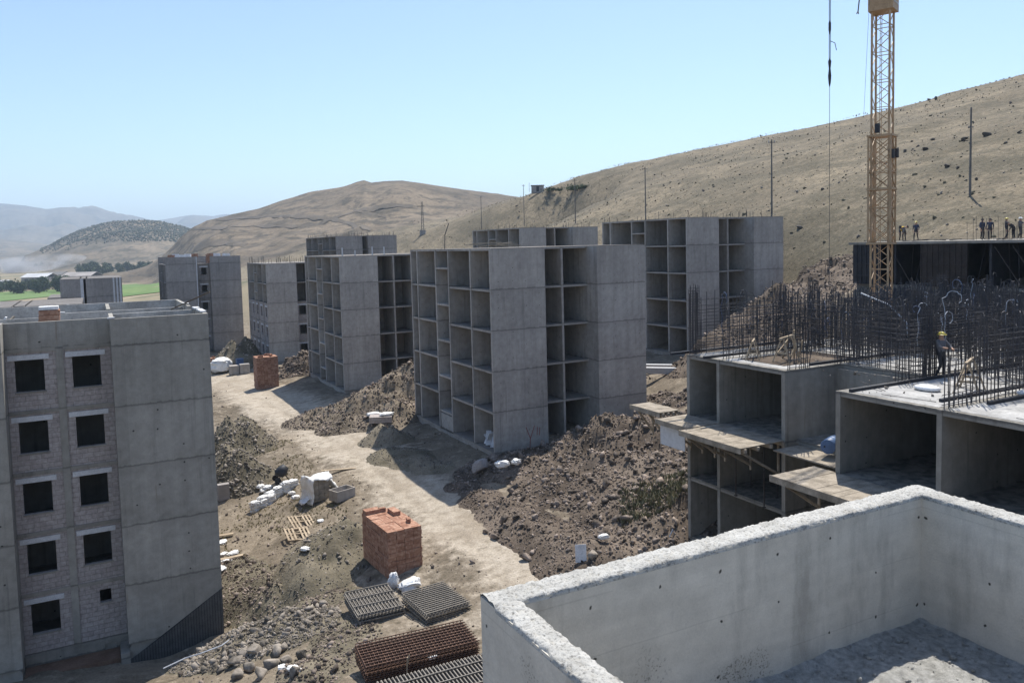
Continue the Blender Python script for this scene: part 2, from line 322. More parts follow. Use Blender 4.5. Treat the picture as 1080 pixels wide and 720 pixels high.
def dup(root, loc, rz=0.0, label=None, scale=None):
    r = root.copy(); COL.objects.link(r); r.location = loc; r.rotation_euler = (0, 0, rz)
    if scale is not None: r.scale = scale
    if label: r['label'] = label
    for ch in root.children:
        c = ch.copy(); COL.objects.link(c); c.parent = r
        for g in ch.children:
            d = g.copy(); COL.objects.link(d); d.parent = c
    return r

# ------------------------------------------------------------------ value noise
_perm = RNG.random((256, 256))
def vnoise(x, y):
    xi = np.floor(x).astype(int); yi = np.floor(y).astype(int); fx = x - xi; fy = y - yi
    fx = fx * fx * (3 - 2 * fx); fy = fy * fy * (3 - 2 * fy)
    a = _perm[xi & 255, yi & 255]; b = _perm[(xi + 1) & 255, yi & 255]; c = _perm[xi & 255, (yi + 1) & 255]; d = _perm[(xi + 1) & 255, (yi + 1) & 255]
    return (a * (1 - fx) + b * fx) * (1 - fy) + (c * (1 - fx) + d * fx) * fy - 0.5
def fbm(x, y, s, oc=4, g=0.5):
    r = 0; a = 1.0; x = np.asarray(x, float) / s; y = np.asarray(y, float) / s
    for i in range(oc):
        r = r + a * vnoise(x + 17.3 * i, y + 9.1 * i); a *= g; x = x * 2.03; y = y * 2.03
    return r

# ------------------------------------------------------------------ terrain
CP = []
def cpz(X, Y, z): p = atz(X, Y, z); CP.append((p.x, p.y, z))
def cuv(u, v, z): p = w(u, v); CP.append((p.x, p.y, z))
def cxy(x, y, z): CP.append((x, y, z))
for a in [(231, 668, -0.3), (270, 690, 1.0), (350, 700, 2.4), (395, 603, 2.6), (395, 640, 2.7), (460, 637, 2.8), (440, 690, 3.1), (540, 590, 3.6),
          (480, 545, 3.5), (430, 510, 3.4), (340, 450, 3.2), (260, 405, 3.0), (300, 592, 1.7), (262, 600, 1.0), (238, 560, 1.3), (330, 522, 2.7), (262, 520, 2.0),
          (243, 470, 2.3), (575, 615, 3.7), (600, 560, 4.2), (700, 395, 7.0), (300, 400, 3.1), (245, 372, 3.0), (200, 700, -0.4)]: cpz(*a)
for a in [(5, 43, -0.3), (0, 43, -0.2), (-8, 43, 0.2), (5, 59, 1.2), (-8, 59, 0.5), (25.3, 51.3, 4.4), (32, 50, 5.0), (39.5, 51.3, 5.6), (25.3, 67, 4.2), (39, 68, 6.2), (20, 60, 4.0),
          (24, 86, 3.9), (38, 86, 5.4), (24, 102, 3.6), (38, 102, 5.4), (23, 122, 2.8), (37, 122, 4.6), (23, 138, 2.6), (11, 144, 3.0), (22, 144, 3.0), (11, 160, 2.0),
          (-5, 145, 0.8), (-10, 115, 0.0), (-12, 90, 0.2), (-20, 60, -0.5), (-30, 40, -1.5), (0, 70, 1.6), (5, 90, 2.6),
          (56.8, 66.8, 7.4), (62, 60, 10.0), (71, 66.5, 12.0), (56.8, 83, 7.6), (71, 83, 11), (55.4, 101, 7.5), (69, 101, 10), (55, 118, 7.0), (47, 170, 7.0), (61, 170, 8.0),
          (25.3, 24, 4.4), (24, 14, 4.2), (25.3, 30, 5.0), (33, 34, 7.5), (40, 32, 11.5), (44, 24, 13.2), (44, 10, 13.6), (30, 10, 8), (48.8, 55.6, 9.6), (55.4, 52.2, 14.9), (44, 50, 8.2),
          (44, 33.3, 12.6), (52, 42, 15.9), (52, 26, 16.1), (60, 40, 16.6), (60, 20, 17.0), (15, 20, 3.6), (8, 12, 3.0), (0, 20, 2.5), (-15, 20, 0.5), (3, 5, 3.0), (7, 28, 2.9),
          (78, 72, 18.4), (76.4, 61.5, 18.5), (70, 45, 18.0), (75, 30, 19.0), (80, 50.5, 22.0), (83.2, 80.5, 22.6), (80, 100, 18.5), (92.6, 120.8, 23.0), (102, 161, 24), (115.7, 210, 24.5), (75, 140, 13), (85, 200, 13),
          (62, 200, 6.0), (100, 300, 14), (80, 400, 8), (150, 420, 18)]: cuv(*a)
for (v, z) in [(537, 30), (467, 38), (376, 46.3), (319, 46.9), (288, 47), (249, 49.3), (222, 50.7), (199, 52.3), (179, 53), (161, 53.7), (132, 55.5), (113, 56.9), (93, 57.5), (60, 58), (0, 58)]:
    cuv(200, v, z); cuv(270, v, z + 1); cuv(380, v, z - 18); cuv(145, v, 20 + (z - 20) * 0.60 + (0 if v < 260 else -1))
for a in [(-60, 200, -2), (-30, 250, -3), (20, 260, 2), (-100, 420, -4.5), (0, 400, -4), (-200, 600, -3.6), (-60, 700, -3.2), (-400, 1200, -3), (0, 1500, -3), (500, 1500, -3), (-200, 100, -5), (-300, 300, -5),
          (-150, 0, -4), (0, -60, 0), (-60, -60, -3), (150, -100, 40), (400, -100, 50), (900, 300, 20), (900, 900, 10), (-1500, 1000, -3.5), (-1500, -500, -9), (0, -1500, -5), (1500, -1000, 20), (2000, 2000, 0), (-2000, 4000, -4), (0, 5000, -4), (2500, 6000, -4)]:
    cxy(*a)
CPA = np.array(CP); _c = CPA[:, :2]
_d = np.sqrt(((_c[:, None] - _c[None]) ** 2).sum(-1)); _n = len(_c)
_A = np.zeros((_n + 1, _n + 1)); _A[:_n, :_n] = _d; _A[:_n, _n] = 1; _A[_n, :_n] = 1
_A[:_n, :_n] += np.eye(_n) * -0.35
_W = np.linalg.solve(_A, np.append(CPA[:, 2], 0))
def zbase(x, y):
    x = np.atleast_1d(np.asarray(x, float)); y = np.atleast_1d(np.asarray(y, float)); out = np.empty(x.shape)
    xf = x.ravel(); yf = y.ravel(); of = np.empty(xf.shape)
    for i in range(0, len(xf), 20000):
        d = np.sqrt((xf[i:i + 20000, None] - _c[:, 0]) ** 2 + (yf[i:i + 20000, None] - _c[:, 1]) ** 2)
        of[i:i + 20000] = d @ _W[:_n] + _W[_n]
    return np.clip(of.reshape(x.shape), -10, 62)
def sstep(a, b, x): t = np.clip((x - a) / (b - a), 0, 1); return t * t * (3 - 2 * t)
ROADPX = [(650, 700, 3.6), (575, 622, 3.7), (520, 572, 3.6), (470, 538, 3.5), (425, 505, 3.4), (375, 472, 3.3), (330, 446, 3.2), (290, 425, 3.1), (255, 405, 3.0), (235, 392, 3.0), (222, 383, 3.0)]
ROAD = np.array([tuple(atz(*a))[:2] for a in ROADPX])
ROADW = np.array([2.3, 2.2, 2.2, 2.3, 2.5, 3.0, 3.5, 3.5, 3.4, 3.6, 3.6])
SPUR = np.array([tuple(atz(*a))[:2] for a in [(470, 538, 3.5), (440, 560, 3.1), (410, 590, 2.8), (440, 640, 2.8), (500, 650, 3.2)]])
def polydist(x, y, L, W=None):
    best = np.full(x.shape, 1e9)
    for i in range(len(L) - 1):
        ax, ay = L[i]; bx, by = L[i + 1]; dx, dy = bx - ax, by - ay
        t = np.clip(((x - ax) * dx + (y - ay) * dy) / (dx * dx + dy * dy), 0, 1)
        d = np.hypot(x - ax - t * dx, y - ay - t * dy)
        if W is not None: d = d - (W[i] + t * (W[i + 1] - W[i]))
        best = np.minimum(best, d)
    return best
def roadmask(x, y):
    d = polydist(x, y, ROAD, ROADW) + fbm(x, y, 4.0, 3) * 1.3
    m = 1 - sstep(-1.5, 1.3, d)
    d2 = polydist(x, y, SPUR) - 2.2 + fbm(x + 50, y, 3.0, 3) * 1.8
    return np.maximum(m, 0.42 * (1 - sstep(-1.2, 0.8, d2)))
def gz(x, y):
    x = np.atleast_1d(np.asarray(x, float)); y = np.atleast_1d(np.asarray(y, float))
    z = zbase(x, y); dist = np.hypot(x, y)
    u = x * EU.x + y * EU.y
    near = 1 - sstep(150, 400, dist)
    hill = sstep(70, 95, u) * (1 - sstep(600, 1500, dist))
    rm = roadmask(x, y) * near
    z = z + near * (1 - rm) * (fbm(x, y, 5.0, 4, 0.55) * 0.55 + fbm(x, y, 0.9, 2) * 0.10) * (1 - 0.4 * hill)
    d = polydist(x, y, ROAD)
    z = z - rm * 0.06 * (np.exp(-((d - 0.9) / 0.22) ** 2)) + rm * fbm(x, y, 1.6, 3) * 0.07
    z = z + hill * (fbm(x, y, 38, 5, 0.52) * 3.2 + fbm(x, y, 6, 2) * 0.5) * sstep(70, 130, u)
    return z
def gz1(x, y): return float(gz(x, y)[0])
HEAPS = []
def gtop(x, y):
    z = gz(x, y)
    if HEAPS: z = z + np.maximum.reduce([np.zeros(z.shape)] + [np.where((np.abs(x - c[0]) < c[2]) & (np.abs(y - c[1]) < c[2]), h(x, y), 0.0) for c, h in HEAPS])
    return z
def at(X, Y, near=8.0, far=2500.0):
    """the point of the ground seen at a pixel of the photograph"""
    d = ray(X, Y); t = np.geomspace(near, far, 900)
    xs, ys, zs = d.x * t, d.y * t, 20 + d.z * t
    h = zs - gtop(xs, ys); idx = np.where(h < 0)[0]
    i = idx[0] if len(idx) else len(t) - 1
    if i > 0 and len(idx):
        k = h[i - 1] / (h[i - 1] - h[i]); tt = t[i - 1] + k * (t[i] - t[i - 1])
    else: tt = t[i]
    return Vector((d.x * tt, d.y * tt, float(gtop(np.array([d.x * tt]), np.array([d.y * tt]))[0])))
def axis(a, b, step, lo, hi, g=1.11):
    m = list(np.arange(a, b, step)); s = step; p = m[-1]
    while p < hi: s *= g; p += s; m.append(p)
    s = step; p = a; pre = []
    while p > lo: s *= g; p -= s; pre.append(p)
    return np.array(pre[::-1] + m)
xs = axis(-36, 34, 0.36, -9000, 9000); ys = axis(22, 104, 0.36, -3000, 9000)
GX, GY = np.meshgrid(xs, ys); GZ = gz(GX.ravel(), GY.ravel()).reshape(GX.shape)
RM = roadmask(GX, GY); GU = GX * EU.x + GY * EU.y; GV = GX * EV.x + GY * EV.y
_rd = polydist(GX, GY, ROAD) + fbm(GX, GY, 6, 2) * 0.5; RUT = np.exp(-((_rd - 0.85) / 0.25) ** 2) * np.clip(0.5 + 1.6 * fbm(GX, GY, 3.0, 3), 0, 1)
NX, NY = len(xs), len(ys)
HILLM = sstep(66, 80, GU + fbm(GX, GY, 14, 3) * 9) * (GY > -400)
f1, f2_ = atz(-40, 306, -5.5), atz(64, 308, -5.5)
FIELD = ((GY > 395) & (GY < 640) & (GX > -460) & (GX < -120)).astype(float)
def ground_mat():
    t = NT('bare_ground'); P = t.pos()
    road = t.attr('road'); hill = t.attr('hillside'); plain = t.attr('plain')
    n1 = t.noise(P, 0.22, 6, 0.6); n2 = t.noise(P, 1.5, 7, 0.62); n3 = t.noise(P, 9.0, 5, 0.65)
    dirt = t.mix(t.maprange(n1, 0.35, 0.65, 0, 1), (0.125, 0.102, 0.074), (0.225, 0.185, 0.137))
    dirt = t.mix(t.maprange(n2, 0.5, 0.72, 0, 0.65), dirt, (0.31, 0.26, 0.195))
    dirt = t.mix(t.maprange(n2, 0.44, 0.30, 0, 0.7), dirt, (0.075, 0.066, 0.046))
    rc = t.mix(t.maprange(n2, 0.35, 0.65, 0, 1), (0.315, 0.27, 0.21), (0.425, 0.37, 0.298))
    rc = t.mix(t.maprange(n1, 0.50, 0.64, 0, 0.65), rc, (0.26, 0.215, 0.16)); rut = t.attr('rut'); rc = t.mix(t.math('MULTIPLY', rut, 0.85), rc, (0.24, 0.20, 0.15))
    re = t.math('ADD', road, t.maprange(n2, 0.3, 0.7, -0.35, 0.35)); re = t.maprange(re, 0.12, 0.92, 0, 1)
    col = t.mix(re, dirt, rc)
    # dry hillside: tan grass, grey scrub specks, bands along the slope
    uu = t.n('ShaderNodeVectorMath', operation='DOT_PRODUCT'); t.set(uu.inputs[0], P); uu.inputs[1].default_value = tuple(EU)
    vv = t.n('ShaderNodeVectorMath', operation='DOT_PRODUCT'); t.set(vv.inputs[0], P); vv.inputs[1].default_value = tuple(EV)
    UV = t.comb(uu.outputs['Value'], t.math('MULTIPLY', vv.outputs['Value'], 0.18), 0.0)
    h1 = t.noise(P, 0.045, 6, 0.6); h2 = t.noise(P, 0.75, 7, 0.72); h3 = t.noise(UV, 0.13, 6, 0.62)
    hc = t.mix(t.maprange(h1, 0.36, 0.64, 0, 1), (0.145, 0.12, 0.083), (0.235, 0.192, 0.13))
    hc = t.mix(t.maprange(h3, 0.48, 0.62, 0, 0.85), hc, (0.105, 0.092, 0.064))
    hc = t.mix(t.maprange(h2, 0.50, 0.60, 0, 0.8), hc, (0.095, 0.085, 0.06)); hc = t.mix(t.maprange(h2, 0.42, 0.34, 0, 0.5), hc, (0.28, 0.235, 0.165)); h5 = t.noise(P, 0.13, 6, 0.68); hc = t.mix(t.maprange(h5, 0.52, 0.60, 0, 0.6), hc, (0.098, 0.085, 0.058)); hv = t.n('ShaderNodeTexVoronoi', {'Vector': P, 'Scale': 1.3}).outputs[0]; hc = t.mix(t.maprange(hv, 0.20, 0.32, 0.42, 0), hc, (0.07, 0.062, 0.045)); hc = t.vscale(hc, t.maprange(t.noise(P, 2.6, 5, 0.7), 0.32, 0.68, 0.66, 1.34))
    col = t.mix(hill, col, hc)
    p1 = t.noise(P, 0.006, 6, 0.6)
    pc = t.mix(t.maprange(p1, 0.38, 0.62, 0, 1), (0.19, 0.165, 0.105), (0.30, 0.245, 0.165))
    pc = t.mix(t.maprange(t.noise(P, 0.018, 4), 0.52, 0.62, 0, 0.8), pc, (0.10, 0.105, 0.06))
    col = t.mix(plain, col, pc)
    col = t.vscale(col, t.maprange(n3, 0.28, 0.72, 0.72, 1.26))
    b = t.math('ADD', t.math('MULTIPLY', n2, 0.7), t.math('MULTIPLY', n3, 0.35))
    return t.finish(col, 0.95, b, 0.16, 0.8, spec=0.15)
MAT['ground'] = ground_mat()
PLAIN = sstep(230, 330, np.hypot(GX, GY)) * (1 - sstep(55, 90, GU))
fc = lambda A: 0.25 * (A[:-1, :-1] + A[1:, :-1] + A[:-1, 1:] + A[1:, 1:])
ii = np.arange(NY * NX).reshape(NY, NX)
QF = np.stack([ii[:-1, :-1], ii[:-1, 1:], ii[1:, 1:], ii[1:, :-1]], -1).reshape(-1, 4)
cls = np.zeros((NY - 1, NX - 1), int)
cls[fc(PLAIN) > 0.5] = 3
cls[fc(HILLM) > 0.5] = 2
cls[(fc(RM) > 0.6) & (cls == 0)] = 1
cls = cls.ravel()
Vall = np.stack([GX, GY, GZ], -1).reshape(-1, 3)
for k, nm in ((0, 'ground'), (1, 'dirt_road'), (2, 'hillside'), (3, 'plain')):
    F = QF[cls == k]; us, inv = np.unique(F.ravel(), return_inverse=True)
    o = fastmesh(nm, Vall[us], inv.reshape(-1, 4), 'ground', smooth=True,
                 attrs={'rut': RUT.ravel()[us], 'road': RM.ravel()[us], 'hillside': HILLM.ravel()[us], 'plain': PLAIN.ravel()[us]})
    tag(o, kind='structure')

# ------------------------------------------------------------------ rocks
def ico(sub=0):
    import bmesh
    bm = bmesh.new(); bmesh.ops.create_icosphere(bm, subdivisions=sub + 1, radius=1.0)
    V = np.array([v.co[:] for v in bm.verts]); F = np.array([[v.index for v in f.verts] for f in bm.faces]); bm.free(); return V, F
ICO0 = ico(0); ICO1 = ico(1)
def rock_variants(base, n, amp):
    V, F = base; out = []
    for i in range(n):
        d = RNG.normal(size=(9, 3)); d /= np.linalg.norm(d, axis=1)[:, None]
        W_ = V * (1 + RNG.uniform(-amp, amp, (len(V), 1)))
        for k in d:                                      # knock flats off
            h = W_ @ k; lim = RNG.uniform(0.28, 0.72); W_ = W_ - np.outer(np.clip(h - lim, 0, None), k)
        out.append(W_ * RNG.uniform(0.65, 1.25, (1, 3)))
    return out, F
RV0, RF0 = rock_variants(ICO0, 18, 0.26); RV1, RF1 = rock_variants(ICO1, 14, 0.2)
def rock_cloud(name, P, S, mat, parent=None, hi=False, sink=0.25):
    P = np.asarray(P, float); S = np.asarray(S, float); n = len(P); RV, RF = (RV1, RF1) if hi else (RV0, RF0)
    k = len(RV[0]); V = np.empty((n, k, 3)); R3 = RNG.normal(size=(n, 4)); R3 /= np.linalg.norm(R3, axis=1)[:, None]
    a, b, c, d = R3.T
    Rm = np.stack([np.stack([1 - 2 * (c * c + d * d), 2 * (b * c - a * d), 2 * (b * d + a * c)], -1), np.stack([2 * (b * c + a * d), 1 - 2 * (b * b + d * d), 2 * (c * d - a * b)], -1), np.stack([2 * (b * d - a * c), 2 * (c * d + a * b), 1 - 2 * (b * b + c * c)], -1)], 1)
    vi = RNG.integers(0, len(RV), n); arr = np.array(RV)
    V = np.einsum('nij,nkj->nki', Rm, arr[vi]) * S[:, None, None] + P[:, None, :]
    V[:, :, 2] += (S * (0.6 - sink))[:, None] * 0.6
    F = (RF[None] + (np.arange(n) * k)[:, None, None]).reshape(-1, 3)
    return fastmesh(name, V.reshape(-1, 3), F, mat, parent)
def powsize(n, a, b, p=2.6):
    t = RNG.random(n); return a * (1 - t * (1 - (a / b) ** p)) ** (-1 / p)

# ------------------------------------------------------------------ heaps of spoil
def heap(name, label, bumps, mat, rmat, nrock, rsize, rough=0.5, res=0.3, seed=0, cat='spoil heap', hmin=0.3):
    """bumps: (x, y, top z, radius)"""
    B = np.array(bumps, float)
    hb = B[:, 2] - gz(B[:, 0], B[:, 1]); hb = np.maximum(hb, hmin)
    x0, x1 = (B[:, 0] - B[:, 3] * 1.6).min(), (B[:, 0] + B[:, 3] * 1.6).max(); y0, y1 = (B[:, 1] - B[:, 3] * 1.6).min(), (B[:, 1] + B[:, 3] * 1.6).max()
    def hh(x, y):
        x = np.asarray(x, float); y = np.asarray(y, float); h = np.full(x.shape, -3.0)
        for (bx, by, _, r), k in zip(B, hb):
            d = np.hypot(x - bx, y - by) / r
            q = 1.05 - d; h = np.logaddexp(h * 5, np.maximum(np.where(q > 0, (k + 0.12) * q, 1.6 * r * q), -3.0) * 5) / 5
        h = h - 0.14; env = np.clip(h, 0, 1)
        return h + env * (fbm(x + seed * 31, y + seed * 7, 2.2, 5, 0.62) * rough * 1.6)
    xs_ = np.arange(x0, x1, res); ys_ = np.arange(y0, y1, res); X, Y = np.meshgrid(xs_, ys_)
    H = hh(X, Y); base = gz(X.ravel(), Y.ravel()).reshape(X.shape); Z = base + np.maximum(H, -0.25)
    i2 = np.arange(X.size).reshape(X.shape); Q = np.stack([i2[:-1, :-1], i2[:-1, 1:], i2[1:, 1:], i2[1:, :-1]], -1).reshape(-1, 4)
    keep = (H.ravel()[Q] > -0.03).any(1); Q = Q[keep]; us, inv = np.unique(Q.ravel(), return_inverse=True)
    o = empty(name, (float(B[:, 0].mean()), float(B[:, 1].mean()), 0), label, cat)
    org = np.array(o.location)
    V = np.stack([X, Y, Z], -1).reshape(-1, 3)[us] - org
    fastmesh('soil_mound', V, inv.reshape(-1, 4), mat, o, smooth=True)
    px = RNG.uniform(x0, x1, nrock * 4); py = RNG.uniform(y0, y1, nrock * 4); hv = hh(px, py); ok = np.where(hv > 0.03)[0][:nrock]
    zz = gz(px[ok], py[ok]) + hv[ok]
    r = rock_cloud('loose_rock', np.stack([px[ok], py[ok], zz], -1) - org, powsize(len(ok), *rsize), rmat, o); r['kind'] = 'stuff'
    HEAPS.append(((float(B[:, 0].mean()), float(B[:, 1].mean()), max(x1 - x0, y1 - y0)), hh))
    return o, hh
def crest(pts): return [(lambda p: (p.x, p.y, p.z, r))(aty(X, Y, y)) for X, Y, y, r in pts]
H1, H1f = heap('rubble_heap', 'largest brown rubble heap, below the right corner of the nearest open-celled block',
     crest([(502, 503, 55.5, 2.2), (525, 497, 55, 2.8), (548, 490, 55, 3.3), (570, 482, 55, 3.9), (600, 465, 54.5, 4.8), (635, 448, 54.5, 5.6), (668, 447, 54, 5.6), (700, 447, 52, 5.8), (727, 455, 50, 5.8), (700, 546, 41.6, 3.6), (722, 528, 41, 3.8),
            (600, 515, 49, 3.6), (645, 522, 46.5, 4.5), (695, 522, 44.5, 4.5), (572, 522, 50.5, 2.8), (650, 566, 42.5, 2.6)]), 'soil_brown', 'rock_brown', 9500, (0.06, 0.46), 0.85, seed=1)
heap('rubble_heap', 'long tan rubble heap between the two middle open-celled blocks',
     crest([(330, 432, 77, 3.4), (355, 424, 77, 3.6), (385, 408, 78, 4.2), (410, 393, 79, 5.0), (435, 388, 80, 5.2), (455, 395, 80, 4.6), (365, 438, 73, 3.2), (410, 425, 73, 3.8)]), 'soil_tan', 'rock_brown', 6500, (0.06, 0.36), 0.8, seed=2)
heap('rubble_heap', 'small brown rubble heap behind the far brick stack', crest([(300, 392, 104, 3.2), (312, 380, 106, 4.0), (325, 372, 106, 4.6), (335, 376, 106, 4.0)]), 'soil_brown', 'rock_brown', 1500, (0.1, 0.5), 0.8, seed=3)
heap('earth_mound', 'small smooth tan mound at the shadow edge before the nearest open-celled block', crest([(400, 446, 66, 2.0), (414, 450, 65, 2.0), (408, 472, 61, 1.9), (425, 476, 60, 2.2), (444, 484, 58.5, 2.2), (462, 491, 57, 1.8)]), 'soil_olive', 'rock', 900, (0.04, 0.16), 0.3, seed=4, cat='earth mound')
heap('gravel_mound', 'grey-green gravel mound beside the road, nearest the windowed block corner', crest([(240, 440, 68, 3.2), (255, 437, 69, 3.0)]), 'soil_olive', 'rock', 1600, (0.06, 0.26), 0.4, seed=5, cat='gravel mound')
heap('gravel_mound', 'low gravel mound nearer than the grey-green one on the road edge', crest([(238, 466, 61, 2.8), (253, 472, 60, 2.6)]), 'soil_olive', 'rock', 1500, (0.06, 0.26), 0.4, seed=6, cat='gravel mound')
heap('earth_mound', 'olive earth bank left of the near brick stack', crest([(345, 556, 46, 2.8), (362, 548, 46.5, 2.6), (330, 572, 44, 2.6), (318, 590, 42, 2.6), (352, 580, 43.5, 2.4), (372, 562, 45.5, 2.2)]), 'soil_olive', 'rock', 1300, (0.04, 0.2), 0.45, seed=7, cat='earth mound')
heap('rubble_heap', 'stony rubble heap at the foot of the windowed block, lower left', crest([(258, 662, 38.0, 2.4), (285, 666, 37, 2.6), (300, 645, 38.5, 2.3), (245, 694, 36.5, 2.2), (330, 664, 37, 2.2), (205, 707, 37.5, 2.0)]), 'soil_olive', 'rock', 8000, (0.035, 0.34), 0.6, seed=8)
heap('earth_mound', 'tan earth mound at the foot of the far block with the stair slot', crest([(245, 358, 118, 3.6), (258, 355, 120, 3.6)]), 'soil_olive', 'rock', 500, (0.1, 0.4), 0.6, seed=9, cat='earth mound')
heap('rubble_heap', 'rocky bank falling behind the steel bars, below the rear right block', crest([(748, 356, 71, 4.5), (765, 340, 72, 5), (790, 322, 74, 5.5), (815, 312, 76, 6), (845, 300, 78, 7), (875, 295, 76, 7), (770, 372, 62, 5), (800, 366, 60, 5.5), (850, 340, 66, 6), (895, 300, 70, 6), (850, 285, 88, 6)]), 'soil_brown', 'rock_brown', 6000, (0.07, 0.32), 1.0, seed=10, res=0.45)
heap('rubble_heap', 'reddish rubble patch behind the formwork decks', crest([(700, 430, 62, 2.6), (688, 418, 66, 2.4), (718, 412, 62, 2.6)]), 'soil_brown', 'rock_brown', 1000, (0.07, 0.35), 0.6, seed=12)

heap('rubble_strip', 'low stony brown strip between the road and the largest rubble heap', [(p.x, p.y, p.z + hh_, r_) for p, hh_, r_ in [(at(a, b), c, d) for a, b, c, d in [(488, 512, .35, 1.8), (506, 524, .4, 1.9), (528, 538, .5, 2.0), (548, 552, .6, 2.2), (572, 566, .6, 2.3), (598, 578, .6, 2.4), (625, 588, .6, 2.4), (655, 590, .5, 2.4), (600, 600, .4, 2.0)]]], 'soil_brown', 'rock_brown', 3600, (0.04, 0.3), 0.5, seed=14, cat='rubble strip', hmin=0.25)
heap('rubble_spread', 'low spread of broken stone below the windowed block corner, beside the olive bank', [(p.x, p.y, p.z + hh_, r_) for p, hh_, r_ in [(at(a, b), c, d) for a, b, c, d in [(246, 602, .3, 2.0), (268, 618, .35, 2.2), (292, 622, .3, 2.0), (248, 640, .35, 2.0), (350, 632, .3, 1.9), (372, 664, .3, 1.9), (350, 690, .35, 2.2), (330, 712, .35, 2.2), (318, 640, .3, 2.0)]]], 'soil_olive', 'rock_brown', 5200, (0.04, 0.28), 0.4, seed=15, cat='rubble spread', hmin=0.15)
# loose stones on the site
def scatter(n, X0, X1, Y0, Y1):
    d = [at(RNG.uniform(X0, X1), RNG.uniform(Y0, Y1)) for _ in range(n)]
    return np.array([tuple(p) for p in d])
def scatter_xy(n, poly_px, zguess=2.0):
    pts = np.array([tuple(atz(a, b, zguess))[:2] for a, b in poly_px]); lo, hi = pts.min(0), pts.max(0)
    p = RNG.uniform(lo, hi, (n * 3, 2)); inside = np.zeros(len(p), bool); j = len(pts) - 1
    for i in range(len(pts)):
        c = ((pts[i, 1] > p[:, 1]) != (pts[j, 1] > p[:, 1])) & (p[:, 0] < (pts[j, 0] - pts[i, 0]) * (p[:, 1] - pts[i, 1]) / (pts[j, 1] - pts[i, 1] + 1e-9) + pts[i, 0]); inside ^= c; j = i
    p = p[inside][:n]; return p
P = scatter_xy(17000, [(215, 400), (225, 600), (150, 720), (520, 720), (560, 640), (380, 520), (300, 440), (240, 400)], 2.2)
P = P[(RNG.random(len(P)) > roadmask(P[:, 0], P[:, 1]) * 0.93) & (fbm(P[:, 0], P[:, 1], 4, 3) > RNG.uniform(-0.6, 0.35, len(P)))]
Z = gz(P[:, 0], P[:, 1])
tag(rock_cloud('loose_stones', np.column_stack([P, Z]), powsize(len(P), 0.022, 0.26, 2.1), 'rock_brown'), 'loose brown and pale stones strewn over the building site ground', 'stones', kind='stuff')
P = scatter_xy(3500, [(380, 430), (560, 620), (620, 620), (760, 600), (740, 420), (440, 430)], 4.0)
P = P[RNG.random(len(P)) > roadmask(P[:, 0], P[:, 1]) * 0.95]
tag(rock_cloud('dark_stones', np.column_stack([P, gz(P[:, 0], P[:, 1])]), powsize(len(P), 0.03, 0.25, 2.2), 'rock_brown'), 'brown loose stones along the right road edge', 'stones', kind='stuff')

# larger rocks one can tell apart
def boulder(X, Y, size, mat, label, group=None, zadd=0.0, base=None):
    p = at(*base) if base else at(X, Y)
    k = RNG.integers(0, len(RV1)); V = RV1[k] * size; V[:, 2] *= 0.9
    o = fastmesh('boulder', V, RF1, mat); o.location = (p.x, p.y, p.z + size * (0.3 if size < 0.9 or mat != 'rock_pale' else 0.75)); o.rotation_euler = (RNG.uniform(-.35, .35), RNG.uniform(-.35, .35), RNG.uniform(0, 6))
    return tag(o, label, 'boulder', group)
for X, Y, s in [(268, 690, .42), (283, 704, .48), (262, 706, .40), (292, 688, .36), (300, 700, .34), (256, 692, .34), (252, 712, .36), (276, 714, .34), (248, 700, .3), (310, 712, .3), (300, 684, .3), (318, 694, .28)]:
    boulder(X, Y, s * 1.25, 'rock', 'pale rounded rock in the cluster at the foot of the lower left rubble', 'rocks in the lower left cluster', 0.35)
for X, Y, s in [(522, 568, .34), (532, 550, .36), (556, 590, .32), (565, 548, .3), (545, 546, .28), (512, 562, .26)]:
    boulder(X, Y, s, 'rock_brown', 'brown rock at the road-side foot of the largest rubble heap', 'rocks along the heap foot', 0.1)
MAT['rock_pale'] = simple('pinkish_rock', (0.26, 0.235, 0.22), (0.36, 0.33, 0.31), 1.2, space='pos')
boulder(506, 494, 0.95, 'rock_pale', 'large rounded pinkish-grey boulder at the near corner of the nearest open-celled block', base=(506, 501))
boulder(626, 586, 0.42, 'rock', 'pale rock beside the white board, just over the parapet edge')

# dry grass & weeds
def tufts(name, P, mat, h=(0.1, 0.3), blades=5, wd=0.03):
    n = len(P); V = []; 
    P = np.repeat(np.asarray(P, float), blades, 0); m = len(P)
    a = RNG.uniform(0, 2 * math.pi, m); hgt = RNG.uniform(h[0], h[1], m); lean = RNG.uniform(0.1, 0.7, m)
    off = RNG.normal(0, hgt[:, None] * 0.35, (m, 2)); base = P.copy(); base[:, :2] += off
    dx, dy = np.cos(a), np.sin(a); wv = wd * (0.5 + hgt)
    v0 = base + np.column_stack([-dy * wv, dx * wv, 0 * a]); v1 = base - np.column_stack([-dy * wv, dx * wv, 0 * a])
    tip = base + np.column_stack([dx * lean * hgt, dy * lean * hgt, hgt])
    V = np.stack([v0, v1, tip], 1).reshape(-1, 3); F = np.arange(m * 3).reshape(-1, 3)
    return fastmesh(name, V, F, mat)
P = scatter_xy(2600, [(232, 470), (232, 640), (330, 640), (375, 560), (300, 470)], 1.8); P = P[(fbm(P[:, 0], P[:, 1], 3, 3) > -0.05) & (roadmask(P[:, 0], P[:, 1]) < 0.3)]
tag(tufts('dry_grass', np.column_stack([P, gz(P[:, 0], P[:, 1])]), 'drygrass', (0.05, 0.16), 6, 0.04), 'dry grass tufts on the earth left of the road', 'grass', kind='stuff')
px_ = [(X, Y) for X, Y in zip(RNG.uniform(655, 732, 420), RNG.uniform(505, 578, 420)) if float(fbm(np.array([X * 0.12]), np.array([Y * 0.12]), 2.0, 3)[0]) > -0.02]
ptsw = []
